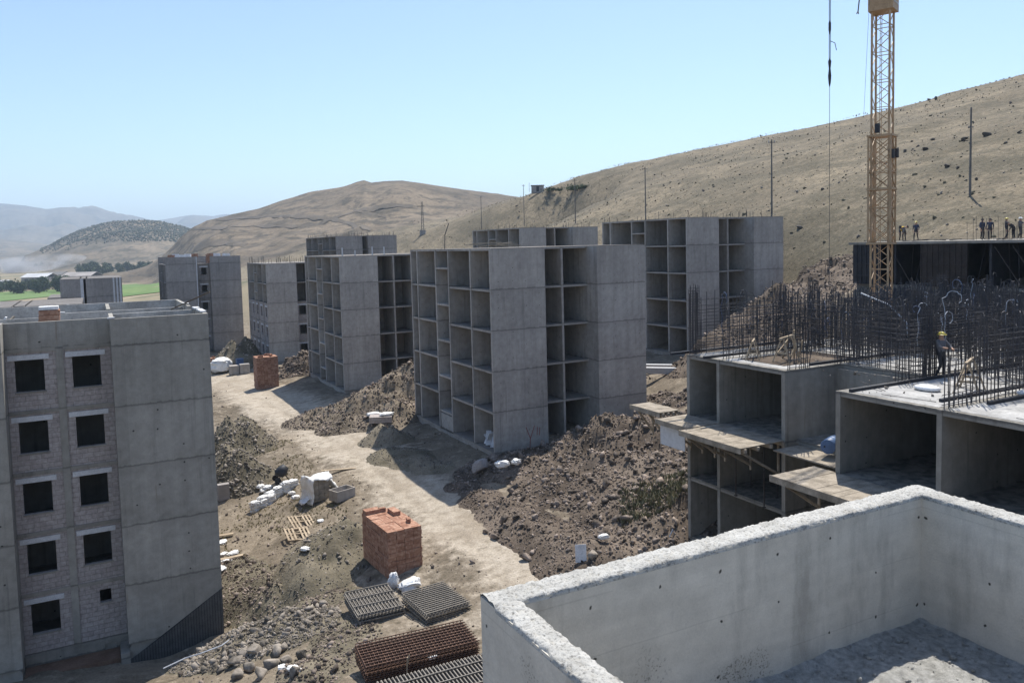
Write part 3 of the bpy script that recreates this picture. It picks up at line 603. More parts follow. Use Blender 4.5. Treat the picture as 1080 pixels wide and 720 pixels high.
for X, Y in px_:
    p = aty(X, Y, RNG.uniform(40.5, 45)); z = gz1(p.x, p.y) + max(0, float(H1f(np.array([p.x]), np.array([p.y]))[0])); ptsw.append((p.x, p.y, z - 0.05))
tag(tufts('weed_patch', np.array(ptsw), 'weed', (0.1, 0.38), 12, 0.08), 'dark green weeds on the shaded side of the largest heap', 'weeds', kind='stuff')
# hillside scrub and stones
q = RNG.uniform([72, -20], [200, 420], (42000, 2)); hx = q[:, 0] * EU.x + q[:, 1] * EV.x; hy = q[:, 0] * EU.y + q[:, 1] * EV.y
ok = (fbm(hx, hy, 18, 3) > RNG.uniform(-0.7, 0.5, len(hx))) & (np.abs(np.arctan2(hx, hy)) < 0.75); hx, hy = hx[ok], hy[ok]
hz = gz(hx, hy); nn = len(hx)
tag(rock_cloud('hillside_scrub', np.column_stack([hx, hy, hz])[: nn * 2 // 5], powsize(nn * 2 // 5, 0.10, 0.5, 2.6), 'scrub', sink=0.45), 'low grey scrub dotting the dry hillside', 'scrub', kind='stuff')
tag(rock_cloud('hillside_stones', np.column_stack([hx, hy, hz])[nn * 3 // 5:], powsize(nn - nn * 3 // 5, 0.08, 0.4, 2.4), 'rock', sink=0.4), 'pale stones dotting the dry hillside', 'stones', kind='stuff')
for X, Y, s in [(1040, 143, 1.1), (1018, 148, .9), (977, 158, .8), (955, 161, .8), (984, 148, .6), (962, 150, .6), (968, 155, .6), (987, 105, 1.0), (980, 106, .8), (880, 131, .7), (1060, 152, .6), (1000, 176, .8), (1010, 178, .6), (1075, 140, .6),
                (843, 241, .7), (742, 202, .6), (700, 196, .6), (620, 207, .9), (598, 210, .8), (585, 213, .8), (545, 218, 1.1), (548, 224, 1.0), (640, 200, .8), (780, 185, .6), (868, 200, .6), (760, 170, .9), (690, 185, .8), (1030, 190, .5), (905, 250, .5), (1066, 110, .8)]:
    boulder(X, Y, s * 0.62, 'rock_dark', 'dark boulder lying in the dry grass of the right hillside', 'dark boulders on the hillside')

# ------------------------------------------------------------------ distant ridges
def ridge(name, pts, yd, front, back, base, noise, ns, mat, pw=1.15, nx=220, nr=46, ew=0.06):
    P = [aty(X, Y, yd) for X, Y in pts]; px = np.array([p.x for p in P]); pz = np.array([p.z for p in P])
    X = np.linspace(px[0], px[-1], nx); C = np.interp(X, px, pz)
    T = np.concatenate([-np.linspace(1, 0, nr) ** 1.2, np.linspace(0, 1, nr // 2)[1:]])
    TX, XX = np.meshgrid(T, X, indexing='ij'); CC = np.broadcast_to(C, TX.shape)
    FR = np.full(nx, float(front)) if np.isscalar(front) else np.interp(X, [(q_[0] - CX) / FPX * yd for q_ in front], [q_[1] for q_ in front])
    YY = np.where(TX < 0, yd + TX * FR[None, :], yd + TX * back)
    XC = XX; XX = np.where(TX < 0, XC * YY / yd, XC)
    ends = np.minimum(1, np.minimum((XC - px[0]), (px[-1] - XC)) / (ew * (px[-1] - px[0])) + 0.02)
    prof = (1 - np.abs(TX)) ** pw
    N = fbm(XX, YY, ns, 6, 0.55)
    ZZ = base + (CC - base) * prof * ends + N * noise * np.clip(prof * (1.02 - prof) * 3 + 0.12, 0, 1) * ends
    # keep the crest line itself the highest thing seen
    def zf(x, y):
        xc = x * yd / y if y < yd else x; t = (y - yd) / float(np.interp(xc, X, FR)) if y < yd else (y - yd) / back; c = float(np.interp(xc, px, pz)); p_ = max(0.0, 1 - abs(t)) ** pw; e = min(1, min(xc - px[0], px[-1] - xc) / (ew * (px[-1] - px[0])) + 0.02)
        return base + (c - base) * p_ * e + float(fbm(np.array([x]), np.array([y]), ns, 6, 0.55)[0]) * noise * min(1, max(0, p_ * (1.02 - p_) * 3 + 0.12)) * e
    nr_, nx_ = TX.shape; i3 = np.arange(nr_ * nx_).reshape(nr_, nx_); Q = np.stack([i3[:-1, :-1], i3[:-1, 1:], i3[1:, 1:], i3[1:, :-1]], -1).reshape(-1, 4)
    o = fastmesh(name, np.stack([XX, YY, ZZ], -1).reshape(-1, 3), Q, mat, smooth=True); tag(o, kind='structure')
    return o, zf
def slope_mat(name, c1, c2, c3, s):
    t = NT(name); P = t.pos(); n1 = t.noise(P, s, 6, 0.6); n2 = t.noise(P, s * 9, 6, 0.65); n3 = t.noise(t.vmul(P, (0.5, 1.0, 4.0)), s * 4, 5)
    col = t.mix(t.maprange(n1, 0.38, 0.62, 0, 1), c1, c2); col = t.mix(t.maprange(n3, 0.5, 0.62, 0, 0.7), col, c3); col = t.mix(t.maprange(n2, 0.53, 0.60, 0, 0.8), col, c3); n4 = t.noise(P, s * 40, 5, 0.7); col = t.vscale(col, t.maprange(n4, 0.3, 0.7, 0.68, 1.3))
    return t.finish(col, 0.95, n2, 2.0, 0.5, spec=0.1)
MAT['midhill'] = slope_mat('dry_hill', (0.128, 0.104, 0.076), (0.205, 0.163, 0.115), (0.072, 0.064, 0.05), 0.009)
MAT['darkhill'] = slope_mat('brown_hill', (0.13, 0.11, 0.08), (0.215, 0.172, 0.122), (0.075, 0.07, 0.052), 0.005)
MAT['mountain'] = slope_mat('mountain_slope', (0.13, 0.12, 0.10), (0.19, 0.165, 0.13), (0.08, 0.08, 0.07), 0.0008)
ridge('mountain', [(-260, 220), (-120, 209), (-50, 214), (0, 214), (25, 215), (48, 219), (65, 218), (85, 222), (100, 221), (120, 226), (150, 231), (190, 240), (240, 255), (300, 268)], 7000, 3600, 1200, -12, 240, 900, 'mountain', nx=300)
ridge('mountain', [(60, 262), (110, 245), (150, 236), (180, 231), (205, 227), (225, 229), (240, 227), (270, 232), (330, 240), (420, 255), (520, 262)], 8200, 3000, 700, -12, 200, 900, 'mountain', nx=260)
ridge('foothill', [(-300, 262), (-100, 252), (-30, 250), (0, 252), (30, 255), (70, 260), (110, 268), (160, 272)], 3800, 1600, 900, -11, 40, 400, 'darkhill', nx=200)
_, zdark = ridge('hill', [(10, 275), (35, 268), (52, 260), (66, 252), (80, 245), (95, 239.5), (112, 235), (130, 232.5), (150, 231.5), (170, 233.5), (190, 238), (215, 246), (250, 262), (290, 272)], 1800, 620, 500, -11, 26, 170, 'darkhill', pw=1.0, nx=260)
_, zmid = ridge('hill', [(100, 291), (135, 287), (155, 281), (170, 272), (182, 260), (193, 248), (204, 239), (218, 232.5), (245, 226), (272, 220), (300, 211), (325, 204), (345, 200.5), (362, 197.5), (375, 193.5), (384, 191.5), (392, 194.5), (405, 193), (425, 192.5), (445, 195), (470, 199), (500, 203), (525, 206), (560, 211), (620, 222), (680, 236), (740, 255)], 900, [(100, 90), (160, 130), (185, 220), (215, 420), (250, 560)], 500, -10, 22, 170, 'midhill', pw=1.05, nx=330, nr=60, ew=0.015)
def on_ridge(X, Y, zf, lo, hi):
    d = ray(X, Y); f = lambda y: 20 + d.z * y / d.y - zf(d.x * y / d.y, y); prev = lo
    for y in np.linspace(lo, hi, 160):
        if f(y) < 0:
            a_, b_ = prev, y
            for _ in range(12):
                c_ = (a_ + b_) / 2
                if f(c_) < 0: b_ = c_
                else: a_ = c_
            return Vector((d.x * b_ / d.y, b_, zf(d.x * b_ / d.y, b_)))
        prev = y
    return None
def track(pxs, zf, lo, hi, wd, name='dirt_track'):
    pts = []
    for (a, b), (c, d_) in zip(pxs[:-1], pxs[1:]):
        for k in range(10):
            q_ = on_ridge(a + (c - a) * k / 10, b + (d_ - b) * k / 10, zf, lo, hi)
            if q_ is not None: pts.append(q_)
    if len(pts) < 4: return
    A_ = np.array([tuple(p) for p in pts]); K = np.array([1, 2, 3, 2, 1]) / 9.0
    for c in (0, 1): A_[:, c] = np.convolve(np.pad(A_[:, c], 2, 'edge'), K, 'valid')
    V = []; m_ = 6; es = np.linspace(-0.5, 0.5, m_)
    wv = wd * np.clip(0.85 + np.convolve(RNG.normal(0, 0.5, len(A_)), K, 'same'), 0.35, 1.6)
    for i in range(len(A_)):
        for e in es: x_, y_ = A_[i, 0], A_[i, 1] + e * wv[i]; V.append((x_, y_, zf(x_, y_) + 0.5))
    F = [(i * m_ + j, i * m_ + j + 1, (i + 1) * m_ + j + 1, (i + 1) * m_ + j) for i in range(len(A_) - 1) for j in range(m_ - 1)]
    tag(fastmesh(name, np.array(V), np.array(F), 'track', smooth=True), kind='structure')
track([(228, 231), (260, 230), (300, 228), (330, 229), (350, 231), (372, 237), (395, 244)], zmid, 345, 895, 12)
track([(190, 243), (230, 240.5), (270, 238.5), (310, 239.5), (335, 237), (350, 231), (380, 222), (410, 217), (440, 218)], zmid, 345, 895, 9)
track([(200, 262), (225, 256), (250, 257), (262, 259)], zmid, 345, 895, 14)
track([(372, 222), (390, 226), (410, 230)], zmid, 345, 895, 7)

# green field
def field(name, poly, mat, zadd=0.25):
    pts = [atz(a, b, -3.6) for a, b in poly]; lo = np.array([min(p.x for p in pts), min(p.y for p in pts)]); hi = np.array([max(p.x for p in pts), max(p.y for p in pts)])
    quad = [np.array((p.x, p.y)) for p in pts]; V = []; n = 24
    for i in range(n + 1):
        for j in range(n + 1):
            a = quad[0] + (quad[1] - quad[0]) * i / n; b = quad[3] + (quad[2] - quad[3]) * i / n; c = a + (b - a) * j / n; V.append((c[0], c[1], 0))
    V = np.array(V); V[:, 2] = gz(V[:, 0], V[:, 1]) + zadd
    F = [(i * (n + 1) + j, i * (n + 1) + j + 1, (i + 1) * (n + 1) + j + 1, (i + 1) * (n + 1) + j) for i in range(n) for j in range(n)]
    tag(fastmesh(name, V, np.array(F), mat, smooth=True), kind='structure')
MAT['green'] = simple('green_crop', (0.085, 0.15, 0.035), (0.13, 0.19, 0.055), 0.02, space='pos', bstr=0.0)
field('grass_field', [(-60, 303), (85, 297), (95, 312), (-60, 322)], 'green')
field('grass_field', [(124, 294), (185, 290), (188, 318), (124, 322)], 'green')

# ------------------------------------------------------------------ distant trees, sheds, smoke
def tree_proto(seed, h, wdt):
    r = np.random.default_rng(seed)
    o = empty('tree', (0, 0, 0), 'dark green tree in the rows across the plain', 'tree', 0, 'trees across the plain')
    m = MB(); m.tube([(0, 0, -0.3), (0.05 * h, 0, h * 0.3), (0, 0.03 * h, h * 0.7)], [0.03 * h, 0.022 * h, 0.008 * h], 6)
    for k in range(4):
        a = r.uniform(0, 6.28); z = h * r.uniform(0.3, 0.55); m.tube([(0, 0, z), (math.cos(a) * wdt * 0.3, math.sin(a) * wdt * 0.3, z + h * 0.18)], [0.012 * h, 0.004 * h], 5)
    m.build('trunk', 'bark', o)
    n = 620; cl = r.normal(size=(16, 3)); cl /= np.linalg.norm(cl, axis=1)[:, None]; cl = cl * r.uniform(0.2, 0.8, (16, 1)) * np.array([wdt * 0.45, wdt * 0.45, h * 0.50]) + np.array([0, 0, h * 0.48])
    c = cl[r.integers(0, 16, n)] + r.normal(size=(n, 3)) * wdt * 0.105
    q = r.normal(size=(n, 3, 3)) * 0.055 * h
    fastmesh('crown', (c[:, None] + q).reshape(-1, 3), np.arange(n * 3).reshape(-1, 3), 'leaf', o)
    return o
TP = [tree_proto(1, 12, 9), tree_proto(2, 10, 9.5), tree_proto(3, 14, 8)]
tpos = []
for i in range(52): tpos.append((random.uniform(-30, 83), random.uniform(297.5, 300), random.uniform(640, 740)))
for i in range(40): tpos.append((random.uniform(84, 165), 0, random.uniform(1020, 1160)))
for i in range(18): tpos.append((random.uniform(-40, 70), 0, random.uniform(1300, 1500)))
for i, (X, Y, yd) in enumerate(tpos):
    x = (X - 540) / FPX * yd; p = Vector((x, yd, gz1(x, yd)))
    s = random.uniform(0.75, 1.2) * (1.3 if yd > 1000 else 1.0); T = TP[i % 3]
    if i < 3: T.location = p; T.rotation_euler.z = random.uniform(0, 6)
    else: dup(T, p, random.uniform(0, 6), None, (s, s, s * random.uniform(0.8, 1.1)))
# wood on the dark hill
pp = []
while len(pp) < 5200:
    X = random.uniform(45, 205); yd = random.uniform(1500, 1830); x = (X - 540) / FPX * yd
    zc = zdark(x, yd); topy = zdark(x, 1800)
    if zc > topy * 0.52 - 2 + random.uniform(-20, 22) * (1 if random.random() < 0.5 else 0.3) and zc > 12: pp.append((x, yd, zc))
pp = np.array(pp); tag(rock_cloud('far_wood', pp, RNG.uniform(1.2, 3.0, len(pp)), 'farwood', sink=0.2), 'dark wood covering the top of the far left hill', 'wood', kind='stuff')
def shed(X0, X1, Yb, yd, h, dep, label, roof='shed'):
    a, b = aty(X0, Yb, yd), aty(X1, Yb, yd); L = b.x - a.x; z = gz1(a.x, yd)
    o = empty('warehouse', (a.x, yd, z), label, 'warehouse')
    MB().box(0, L, 0, dep, -1, h).build('wall', 'shedwall', o)
    m = MB(); m.add([(-1, -1, h), (L + 1, -1, h), (L + 1, dep / 2, h + dep * 0.16), (-1, dep / 2, h + dep * 0.16), (-1, dep + 1, h), (L + 1, dep + 1, h), (-1, -1, h + .3), (L + 1, -1, h + .3), (L + 1, dep / 2, h + dep * 0.16 + .3), (-1, dep / 2, h + dep * 0.16 + .3), (-1, dep + 1, h + .3), (L + 1, dep + 1, h + .3)],
        [(0, 3, 2, 1), (3, 4, 5, 2), (6, 7, 8, 9), (9, 8, 11, 10), (0, 1, 7, 6), (4, 10, 11, 5), (0, 6, 9, 3), (3, 9, 10, 4), (1, 2, 8, 7), (2, 5, 11, 8)]); m.build('roof', roof, o)
    d = MB()
    for k in range(max(2, int(L / 9))): d.box(4 + k * 9, 8 + k * 9, -0.15, 0.05, -0.5, h * 0.7)
    d.build('loading_door', 'form', o)
shed(22, 48, 288, 900, 5, 26, 'long white-roofed warehouse nearest the smoke, far left')
shed(48, 64, 287, 930, 6, 22, 'dark-roofed shed between the two long warehouses', 'pole')
shed(64, 95, 289, 880, 6, 26, 'tan-roofed warehouse right of the smoke, behind the tree row', 'shedwall')
shed(-20, 4, 300, 760, 5, 18, 'bluish-white shed at the left edge of the photo')
wv = []
for i, (X, yd) in enumerate([(132, 960), (137, 965), (142, 970), (148, 976), (154, 982), (158, 987)]):
    x = (X - 540) / FPX * yd; o = empty('white_truck', (x, yd, gz1(x, yd)), 'white truck parked in the row beside the green field', 'truck', -0.2, 'white trucks in a far row')
    if i == 0:
        m = MB(); m.box(-2.6, 1.6, -1.1, 1.1, 0.9, 3.2); m.build('cargo_box', 'shed', o); m = MB(); m.box(1.75, 3.3, -1.05, 1.05, 0.7, 2.5); m.build('cab', 'shed', o)
        for sx in (-1.8, 2.5):
            for sy in (-0.95, 0.95): MB().tube([(sx, sy - 0.12, 0.45), (sx, sy + 0.12, 0.45)], 0.45, 12).build('wheel', 'black', o)
        TR = o
    else:
        for ch in TR.children: c = ch.copy(); COL.objects.link(c); c.parent = o
# smoke (real volume)
def smoke():
    p0 = aty(30, 277, 1250); V, F = ico(2); V = V * np.array([85, 40, 15]) + np.array([p0.x - 25, p0.y, 9]); V[:, 0] += np.clip(V[:, 2] - 4, 0, None) * 3.4
    t = NT('smoke_air'); P = t.pos(); n = t.noise(t.vmul(P, (1, 1, 1.6)), 0.02, 4, 0.6)
    z = t.sep(P)[2]
    d = t.math('MULTIPLY', t.maprange(n, 0.42, 0.72, 0, 0.10), t.maprange(z, -4, 24, 1.0, 0.12))
    vol = t.n('ShaderNodeVolumePrincipled', {'Color': (0.92, 0.93, 0.95, 1), 'Density': d, 'Anisotropy': 0.2}); t.t.links.new(vol.outputs[0], t.out.inputs['Volume'])
    tag(fastmesh('smoke', V, F, t.m), 'white smoke drifting low over the far left plain', 'smoke', kind='stuff')
smoke()

# ------------------------------------------------------------------ open-celled concrete blocks
def place(name, u, v, z, label, cat='building', group=None): return empty(name, w(u, v, z), label, cat, -AZ if False else AZ, group)
def infill(root, x0, x1, y, z0, z1, wx0, wx1, wz0, wz1, th=0.2, face='y', lintel=True, mat='block', sill=True):
    """a block wall with a real opening; face 'y': lies in x-z at y; face 'x': lies in y-z at x"""
    def bx(m, a0, a1, b0, b1, c0, c1):
        return m.box(a0, a1, b0, b1, c0, c1) if face == 'y' else m.box(b0, b1, a0, a1, c0, c1)
    m = MB()
    if wx0 is None: bx(m, x0, x1, y, y + th, z0, z1)
    else:
        bx(m, x0, wx0, y, y + th, z0, z1); bx(m, wx1, x1, y, y + th, z0, z1)
        bx(m, wx0, wx1, y, y + th, z0, wz0); bx(m, wx0, wx1, y, y + th, wz1, z1)
    o = m.build('block_wall', mat, root)
    if wx0 is not None and lintel: bx(MB(), wx0 - 0.28, wx1 + 0.22, y - 0.035, y + th - 0.02, wz1 + 0.005, wz1 + 0.25).build('lintel', 'lintel', o)
    if wx0 is not None and sill: bx(MB(), wx0 - 0.05, wx1 + 0.05, y - 0.05, y + th - 0.01, wz0 - 0.07, wz0 - 0.004).build('sill', 'conc_dark', o)
    return o
def tunnel(root, n=5, front=(4.55, 4.7, 4.6), bays=(3.5, 4.2, 2.7, 4.2, 1.6), setback=1.4, st=3.0, mat='conc', divider=True, plinth=3.0, stair=2, top=0.0, spine_depth=4.4, right_cells=True):
    a, b, c = front; W_ = a + b + c; L = sum(bays); H = n * st; T = 0.2
    ys_ = [0]
    for q_ in bays: ys_.append(ys_[-1] + q_)
    s0, s1 = ys_[stair], ys_[stair + 1]
    # end panels (front and rear)
    for (x0, x1) in ((0, a), (a + b, W_)):
        MB().box(x0, x1, -0.02, T, 0, H + top).build('end_panel', mat, root)
        MB().box(x0, x1, L - T, L + 0.02, 0, H + top).build('end_panel', mat, root)
    for x0, x1 in ((a - 0.19, a - 0.004), (a + b + 0.004, a + b + 0.19)):
        MB().box(x0, x1, T, L - T, 0, H).build('spine_wall', mat, root)
    for yy in ys_[1:-1]:
        MB().box(0, a - 0.19, yy - T / 2, yy + T / 2, 0, H).build('cross_wall', mat, root)
        MB().box(a + b + 0.19, W_, yy - T / 2, yy + T / 2, 0, H).build('cross_wall', mat, root)
    if divider:
        xm = a + b * 0.5
        MB().box(xm - 0.09, xm + 0.09, setback - 0.03, 5.2, 0, H).build('cross_wall', mat, root); MB().box(xm - 0.09, xm + 0.09, L - 5.2, L - setback + 0.03, 0, H).build('cross_wall', mat, root)
    for yy in (5.2, L - 5.4): MB().box(a, a + b, yy, yy + T, 0, H).build('inner_wall', mat, root)
    for k in range(n + 1):
        z1 = k * st; z0 = z1 - 0.17
        m = MB(); e = 0.035
        if k == n: m.box(e, a - 0.1, 0.06, L - 0.06, z0, z1)
        else:
            m.box(e, a - 0.1, 0.06, s0 - 0.02, z0, z1); m.box(e, a - 0.1, s1 + 0.02, L - 0.06, z0, z1)
        m.box(a - 0.1, a + b + 0.1, setback, L - setback, z0, z1); m.box(a + b + 0.1, W_ - e, 0.06, L - 0.06, z0, z1)
        m.build('roof_slab' if k == n else 'floor_slab', mat, root)
        if 0 < k: MB().box(e, a - 0.1, s0 + 0.1, s1 - 0.1, z1 - 1.5 - 0.16, z1 - 1.5).build('stair_landing', mat, root)
    m = MB(); m.box(0.1, a - 0.05, 0.1, L - 0.1, -plinth, -0.175); m.box(a + b + 0.05, W_ - 0.1, 0.1, L - 0.1, -plinth, -0.175); m.box(a - 0.05, a + b + 0.05, setback + 0.12, L - setback - 0.12, -plinth, -0.175); m.build('plinth', mat, root)
    return dict(W=W_, L=L, H=H, ys=ys_, a=a, b=b, c=c)
B = {}
def mk(key, u, v, z, label, **kw):
    o = place('apartment_block', u, v, z, label, 'building'); B[key] = (o, tunnel(o, **kw)); return o
b1 = mk('B1', 25.33, 51.3, 4.77, 'nearest open-celled grey concrete block, in the middle of the photo')
b2 = mk('B2', 24.0, 86.05, 4.22, 'open-celled concrete block second along the road, with posts on its roof', front=(4.35, 4.7, 4.5))
b3 = mk('B3', 22.87, 122.3, 3.08, 'third concrete block along the road, its lower storeys filled with block walls', front=(4.5, 4.7, 4.5))
b6 = mk('B6', 56.76, 66.84, 7.48, 'open-celled concrete block right of the middle, in the uphill row', front=(4.5, 5.2, 4.6), bays=(3.25, 4.1, 2.6, 4.4, 1.7))
b7 = mk('B7', 55.1, 101.6, 7.44, 'open-celled block showing just its top storey above the nearest block roof', front=(4.42, 4.7, 4.5))
b5 = mk('B5', 46.8, 170, 7.8, 'far concrete block rising behind the second block along the road', front=(5.9, 1.35, 6.6), bays=(5.5, 6, 4, 6, 5.5), divider=False, mat='conc_far')
b4 = mk('B4', 10.65, 144, 3.1, 'far concrete block with a dark stair slot and brick piles on its roof', front=(4.95, 2.1, 5.0), divider=False, top=1.2, mat='conc_far')
n1 = mk('N1', -4.9, 147, 1.2, 'small far grey block with white strips, beside the green field', front=(3.0, 0.7, 5.3), divider=False, mat='conc_far')
n2 = mk('N2', -13.5, 118, -1.3, 'low far grey block behind the roof of the windowed block, left', front=(4.2, 1.2, 6.6), divider=False, mat='conc_far')
n3 = mk('N3', -8.5, 185, -3.4, 'far grey block half hidden behind the small white-stripped block', front=(4.2, 1.5, 4.2), divider=False, mat='conc_far')
# N1: white strips
for x0 in (7.65, 8.15, 8.62): MB().box(x0, x0 + 0.24, -0.06, -0.03, 0, 15).build('white_strip', 'lintel', n1)
MB().box(2.9, 3.35, -0.06, -0.03, 0, 15).build('white_strip', 'lintel', n1)  # sunlit side of the recess, painted as a white strip
MB().box(0.5, 1.0, -0.06, -0.03, 0, 15).build('white_strip', 'lintel', n2); MB().box(8.3, 8.7, -0.06, -0.03, 0, 15).build('white_strip', 'lintel', n2); MB().box(10.2, 10.5, -0.06, -0.03, 0, 15).build('white_strip', 'lintel', n2)
# B1 details
m = MB()
for p, q_ in (((2.62, 1.6), (2.98, 0.7)), ((3.35, 1.65), (2.95, 0.65)), ((2.98, 0.7), (2.9, -0.1)), ((3.6, 1.5), (3.55, 0.9)), ((3.8, 1.45), (3.75, 0.85))): m.beam((p[0], -0.026, p[1]), (q_[0], -0.026, q_[1]), 0.008, 0.05)
m.build('red_scrawl', 'redpaint', b1)
MB().box(0.04, 0.22, 7.85, 10.2, 0, 1.25).build('stair_parapet', 'conc', b1)
m = MB()
for k in range(16): x = RNG.uniform(1.2, 3.8); y = RNG.uniform(1, 15); 
o = empty('plank_pile', w(29, 58, 19.78), 'pile of loose planks on the roof of the nearest open-celled block', 'planks')
for k in range(14):
    a = RNG.normal(0.3, 0.35); x, y = RNG.uniform(-1.6, 1.6), RNG.uniform(-1.2, 1.2); z = 0.04 + RNG.uniform(0, 0.35); L_ = RNG.uniform(1.2, 2.6)
    MB().beam((x - math.cos(a) * L_ / 2, y - math.sin(a) * L_ / 2, z), (x + math.cos(a) * L_ / 2, y + math.sin(a) * L_ / 2, z + RNG.uniform(-0.02, 0.12)), 0.16, 0.04).build('plank', 'deckwood', o)
for (x, y, h) in ((0.6, 1.0, 0.9), (1.9, 0.5, 0.6), (3.9, 0.5, 0.95), (5.8, 2.0, 0.9), (9.9, 0.6, 0.5)): MB().box(x, x + 0.12, y, y + 0.12, 15, 15 + h).build('roof_post', 'lintel', b2)
for xx in (6.9, 7.7): pass
o = MB(); o.tube([(0, 0, 0), (0.05, 0, 1.2), (0.4, 0.1, 2.2)], 0.04, 6); o = o.build('bent_bar', 'rebar'); o.location = w(26.5, 62.3, 19.75); tag(o, 'bent steel bar standing on the left end of the nearest block roof', 'steel bar')
def stubs(root, W_, L, z, n, h=(0.5, 1.1)):
    m = MB()
    for i in range(n):
        s = RNG.random(); 
        x, y = (RNG.uniform(0.1, W_ - 0.1), RNG.choice([0.1, L - 0.1])) if s < 0.5 else (RNG.choice([0.1, W_ * 0.33, W_ * 0.66, W_ - 0.1]), RNG.uniform(0.1, L - 0.1))
        m.bar((x, y, z), (x + RNG.uniform(-.05, .05), y + RNG.uniform(-.05, .05), z + RNG.uniform(*h)), 0.025)
    o = m.build('starter_bars', 'rebar', root); o['kind'] = 'stuff'
stubs(b3, 13.7, 16.2, 15, 90); stubs(b5, 13.8, 27, 15, 120, (0.3, 1.0)); stubs(b6, 14.3, 16, 15, 30, (0.4, 0.9)); stubs(b7, 13.6, 16, 15, 40, (0.4, 0.8))
# B3 block infill on the lower storeys, left face and recess
d3 = B['B3'][1]
for k in range(3):
    for i in range(5):
        y0, y1 = d3['ys'][i] + 0.1, d3['ys'][i + 1] - 0.1; cw = (y0 + y1) / 2; hw = min(0.6, (y1 - y0) * 0.28)
        infill(b3, y0, y1, 0.12, k * 3 + 0.005, k * 3 + 2.825, cw - hw, cw + hw, k * 3 + 0.9, k * 3 + 2.35, face='x')
    for x0, x1 in ((4.51, 6.75), (6.95, 9.19)): infill(b3, x0, x1, 1.5, k * 3 + 0.005, k * 3 + 2.825, x0 + 0.55, x0 + 1.6, k * 3 + 0.95, k * 3 + 2.35)
# B4 stair slot: block walls with small openings; brick piles on its roof
for k in range(5): infill(b4, 4.96, 7.04, 1.5, k * 3 + 0.005, k * 3 + 2.825, 5.75, 6.6, k * 3 + 1.1, k * 3 + 2.3, mat='conc_far')
MB().box(4.80, 4.955, -0.05, -0.022, 0, 16.2).build('white_strip', 'lintel', b4)  # sunlit edge of the stair slot, put in as white colour
MB().box(0.2, 11.9, 7, 7.2, 15, 16.1).build('parapet', 'conc_far', b4)
def brick_pile(loc, sx, sy, h, label, rz=AZ, n_top=4, cover=False):
    o = empty('brick_stack', loc, label, 'brick stack', rz)
    cx = MB(); nx_, nz_ = max(2, int(sx / 0.42)), max(2, int(h / 0.22)); ny_ = max(2, int(sy / 0.42))
    # individual brick courses, slightly ragged, as one stack body
    for k in range(nz_):
        jx, jy = RNG.normal(0, 0.014, 2); z0 = k * h / nz_; z1 = (k + 1) * h / nz_ - 0.008
        for i in range(nx_):
            for j in range(ny_):
                if 0 < i < nx_ - 1 and 0 < j < ny_ - 1 and k < nz_ - 1: continue
                a0 = -sx / 2 + i * sx / nx_ + jx + RNG.normal(0, 0.008); b0 = -sy / 2 + j * sy / ny_ + jy + RNG.normal(0, 0.008)
                cx.box(a0, a0 + sx / nx_ - 0.018, b0, b0 + sy / ny_ - 0.018, z0, z1 - 0.006 - (0.0 if k < nz_ - 1 else RNG.uniform(0, 0.025)))
    cx.build('stacked_bricks', 'brick_top', o)
    MB().box(-sx / 2 + 0.09, sx / 2 - 0.09, -sy / 2 + 0.09, sy / 2 - 0.09, 0.0, h - 0.06).build('core', 'gap_shade', o)  # dark body painting the shade in the gaps between bricks
    for k in range(n_top):
        q_ = MB(); q_.box(-0.21, 0.21, -0.1, 0.1, 0, 0.2); q_ = q_.build('loose_brick', 'brick_top', o); q_.location = (RNG.uniform(-sx / 2 + .3, sx / 2 - .3), RNG.uniform(-sy / 2 + .3, sy / 2 - .3), h); q_.rotation_euler.z = RNG.uniform(0, 3)
    if cover: q_ = MB(); q_.box(-sx * 0.45, sx * 0.45, -sy * 0.45, sy * 0.45, h + 0.0, h + 0.16); q_.build('white_cover', 'plastic', o)
    return o
for i, (x, y, s) in enumerate([(1.4, 5.0, 1.0), (3.0, 3.5, 0.8), (4.2, 6.0, 1.1), (7.5, 4, 1.0), (9.0, 5.5, 1.1), (10.3, 3.5, 0.7), (5.6, 8.8, 1.2), (11, 9, .9), (2.5, 9.4, 1.2), (8.4, 9.2, 1.2)]):
    p = w(10.65 + x, 144 + y, 18.1)
    if i % 3 == 0: brick_pile(p, 1.1, 1.0, 1.0 + s * 0.6, 'small brick pile on the roof of the far block with the stair slot', AZ, 0)['group'] = 'piles on the far block roof'
    else:
        o = empty('block_pile', p, 'pile of pale blocks on the roof of the far block with the stair slot', 'block pile', AZ + RNG.uniform(-.4, .4), 'pale piles on the far block roof')
        for k in range(6): MB().box(-0.7 + (k % 3) * 0.5, -0.25 + (k % 3) * 0.5, -0.3, 0.3, (k // 3) * 0.5 + 0.005 * k, (k // 3) * 0.5 + 0.46).build('block', 'lintel' if k % 2 else 'sack', o) if True else None
        MB().box(-0.6, 0.5, -0.25, 0.25, 1.02, 1.35 + s * 0.3).build('block', 'sack', o)

# ------------------------------------------------------------------ windowed block, left
LZ = 0.56
lb = place('apartment_block', -8.5, 43.05, LZ, 'grey concrete block with block-filled windows, at the left edge', 'building')
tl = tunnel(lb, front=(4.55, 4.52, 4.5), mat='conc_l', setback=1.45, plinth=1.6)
A, Bb = 4.55, 9.07
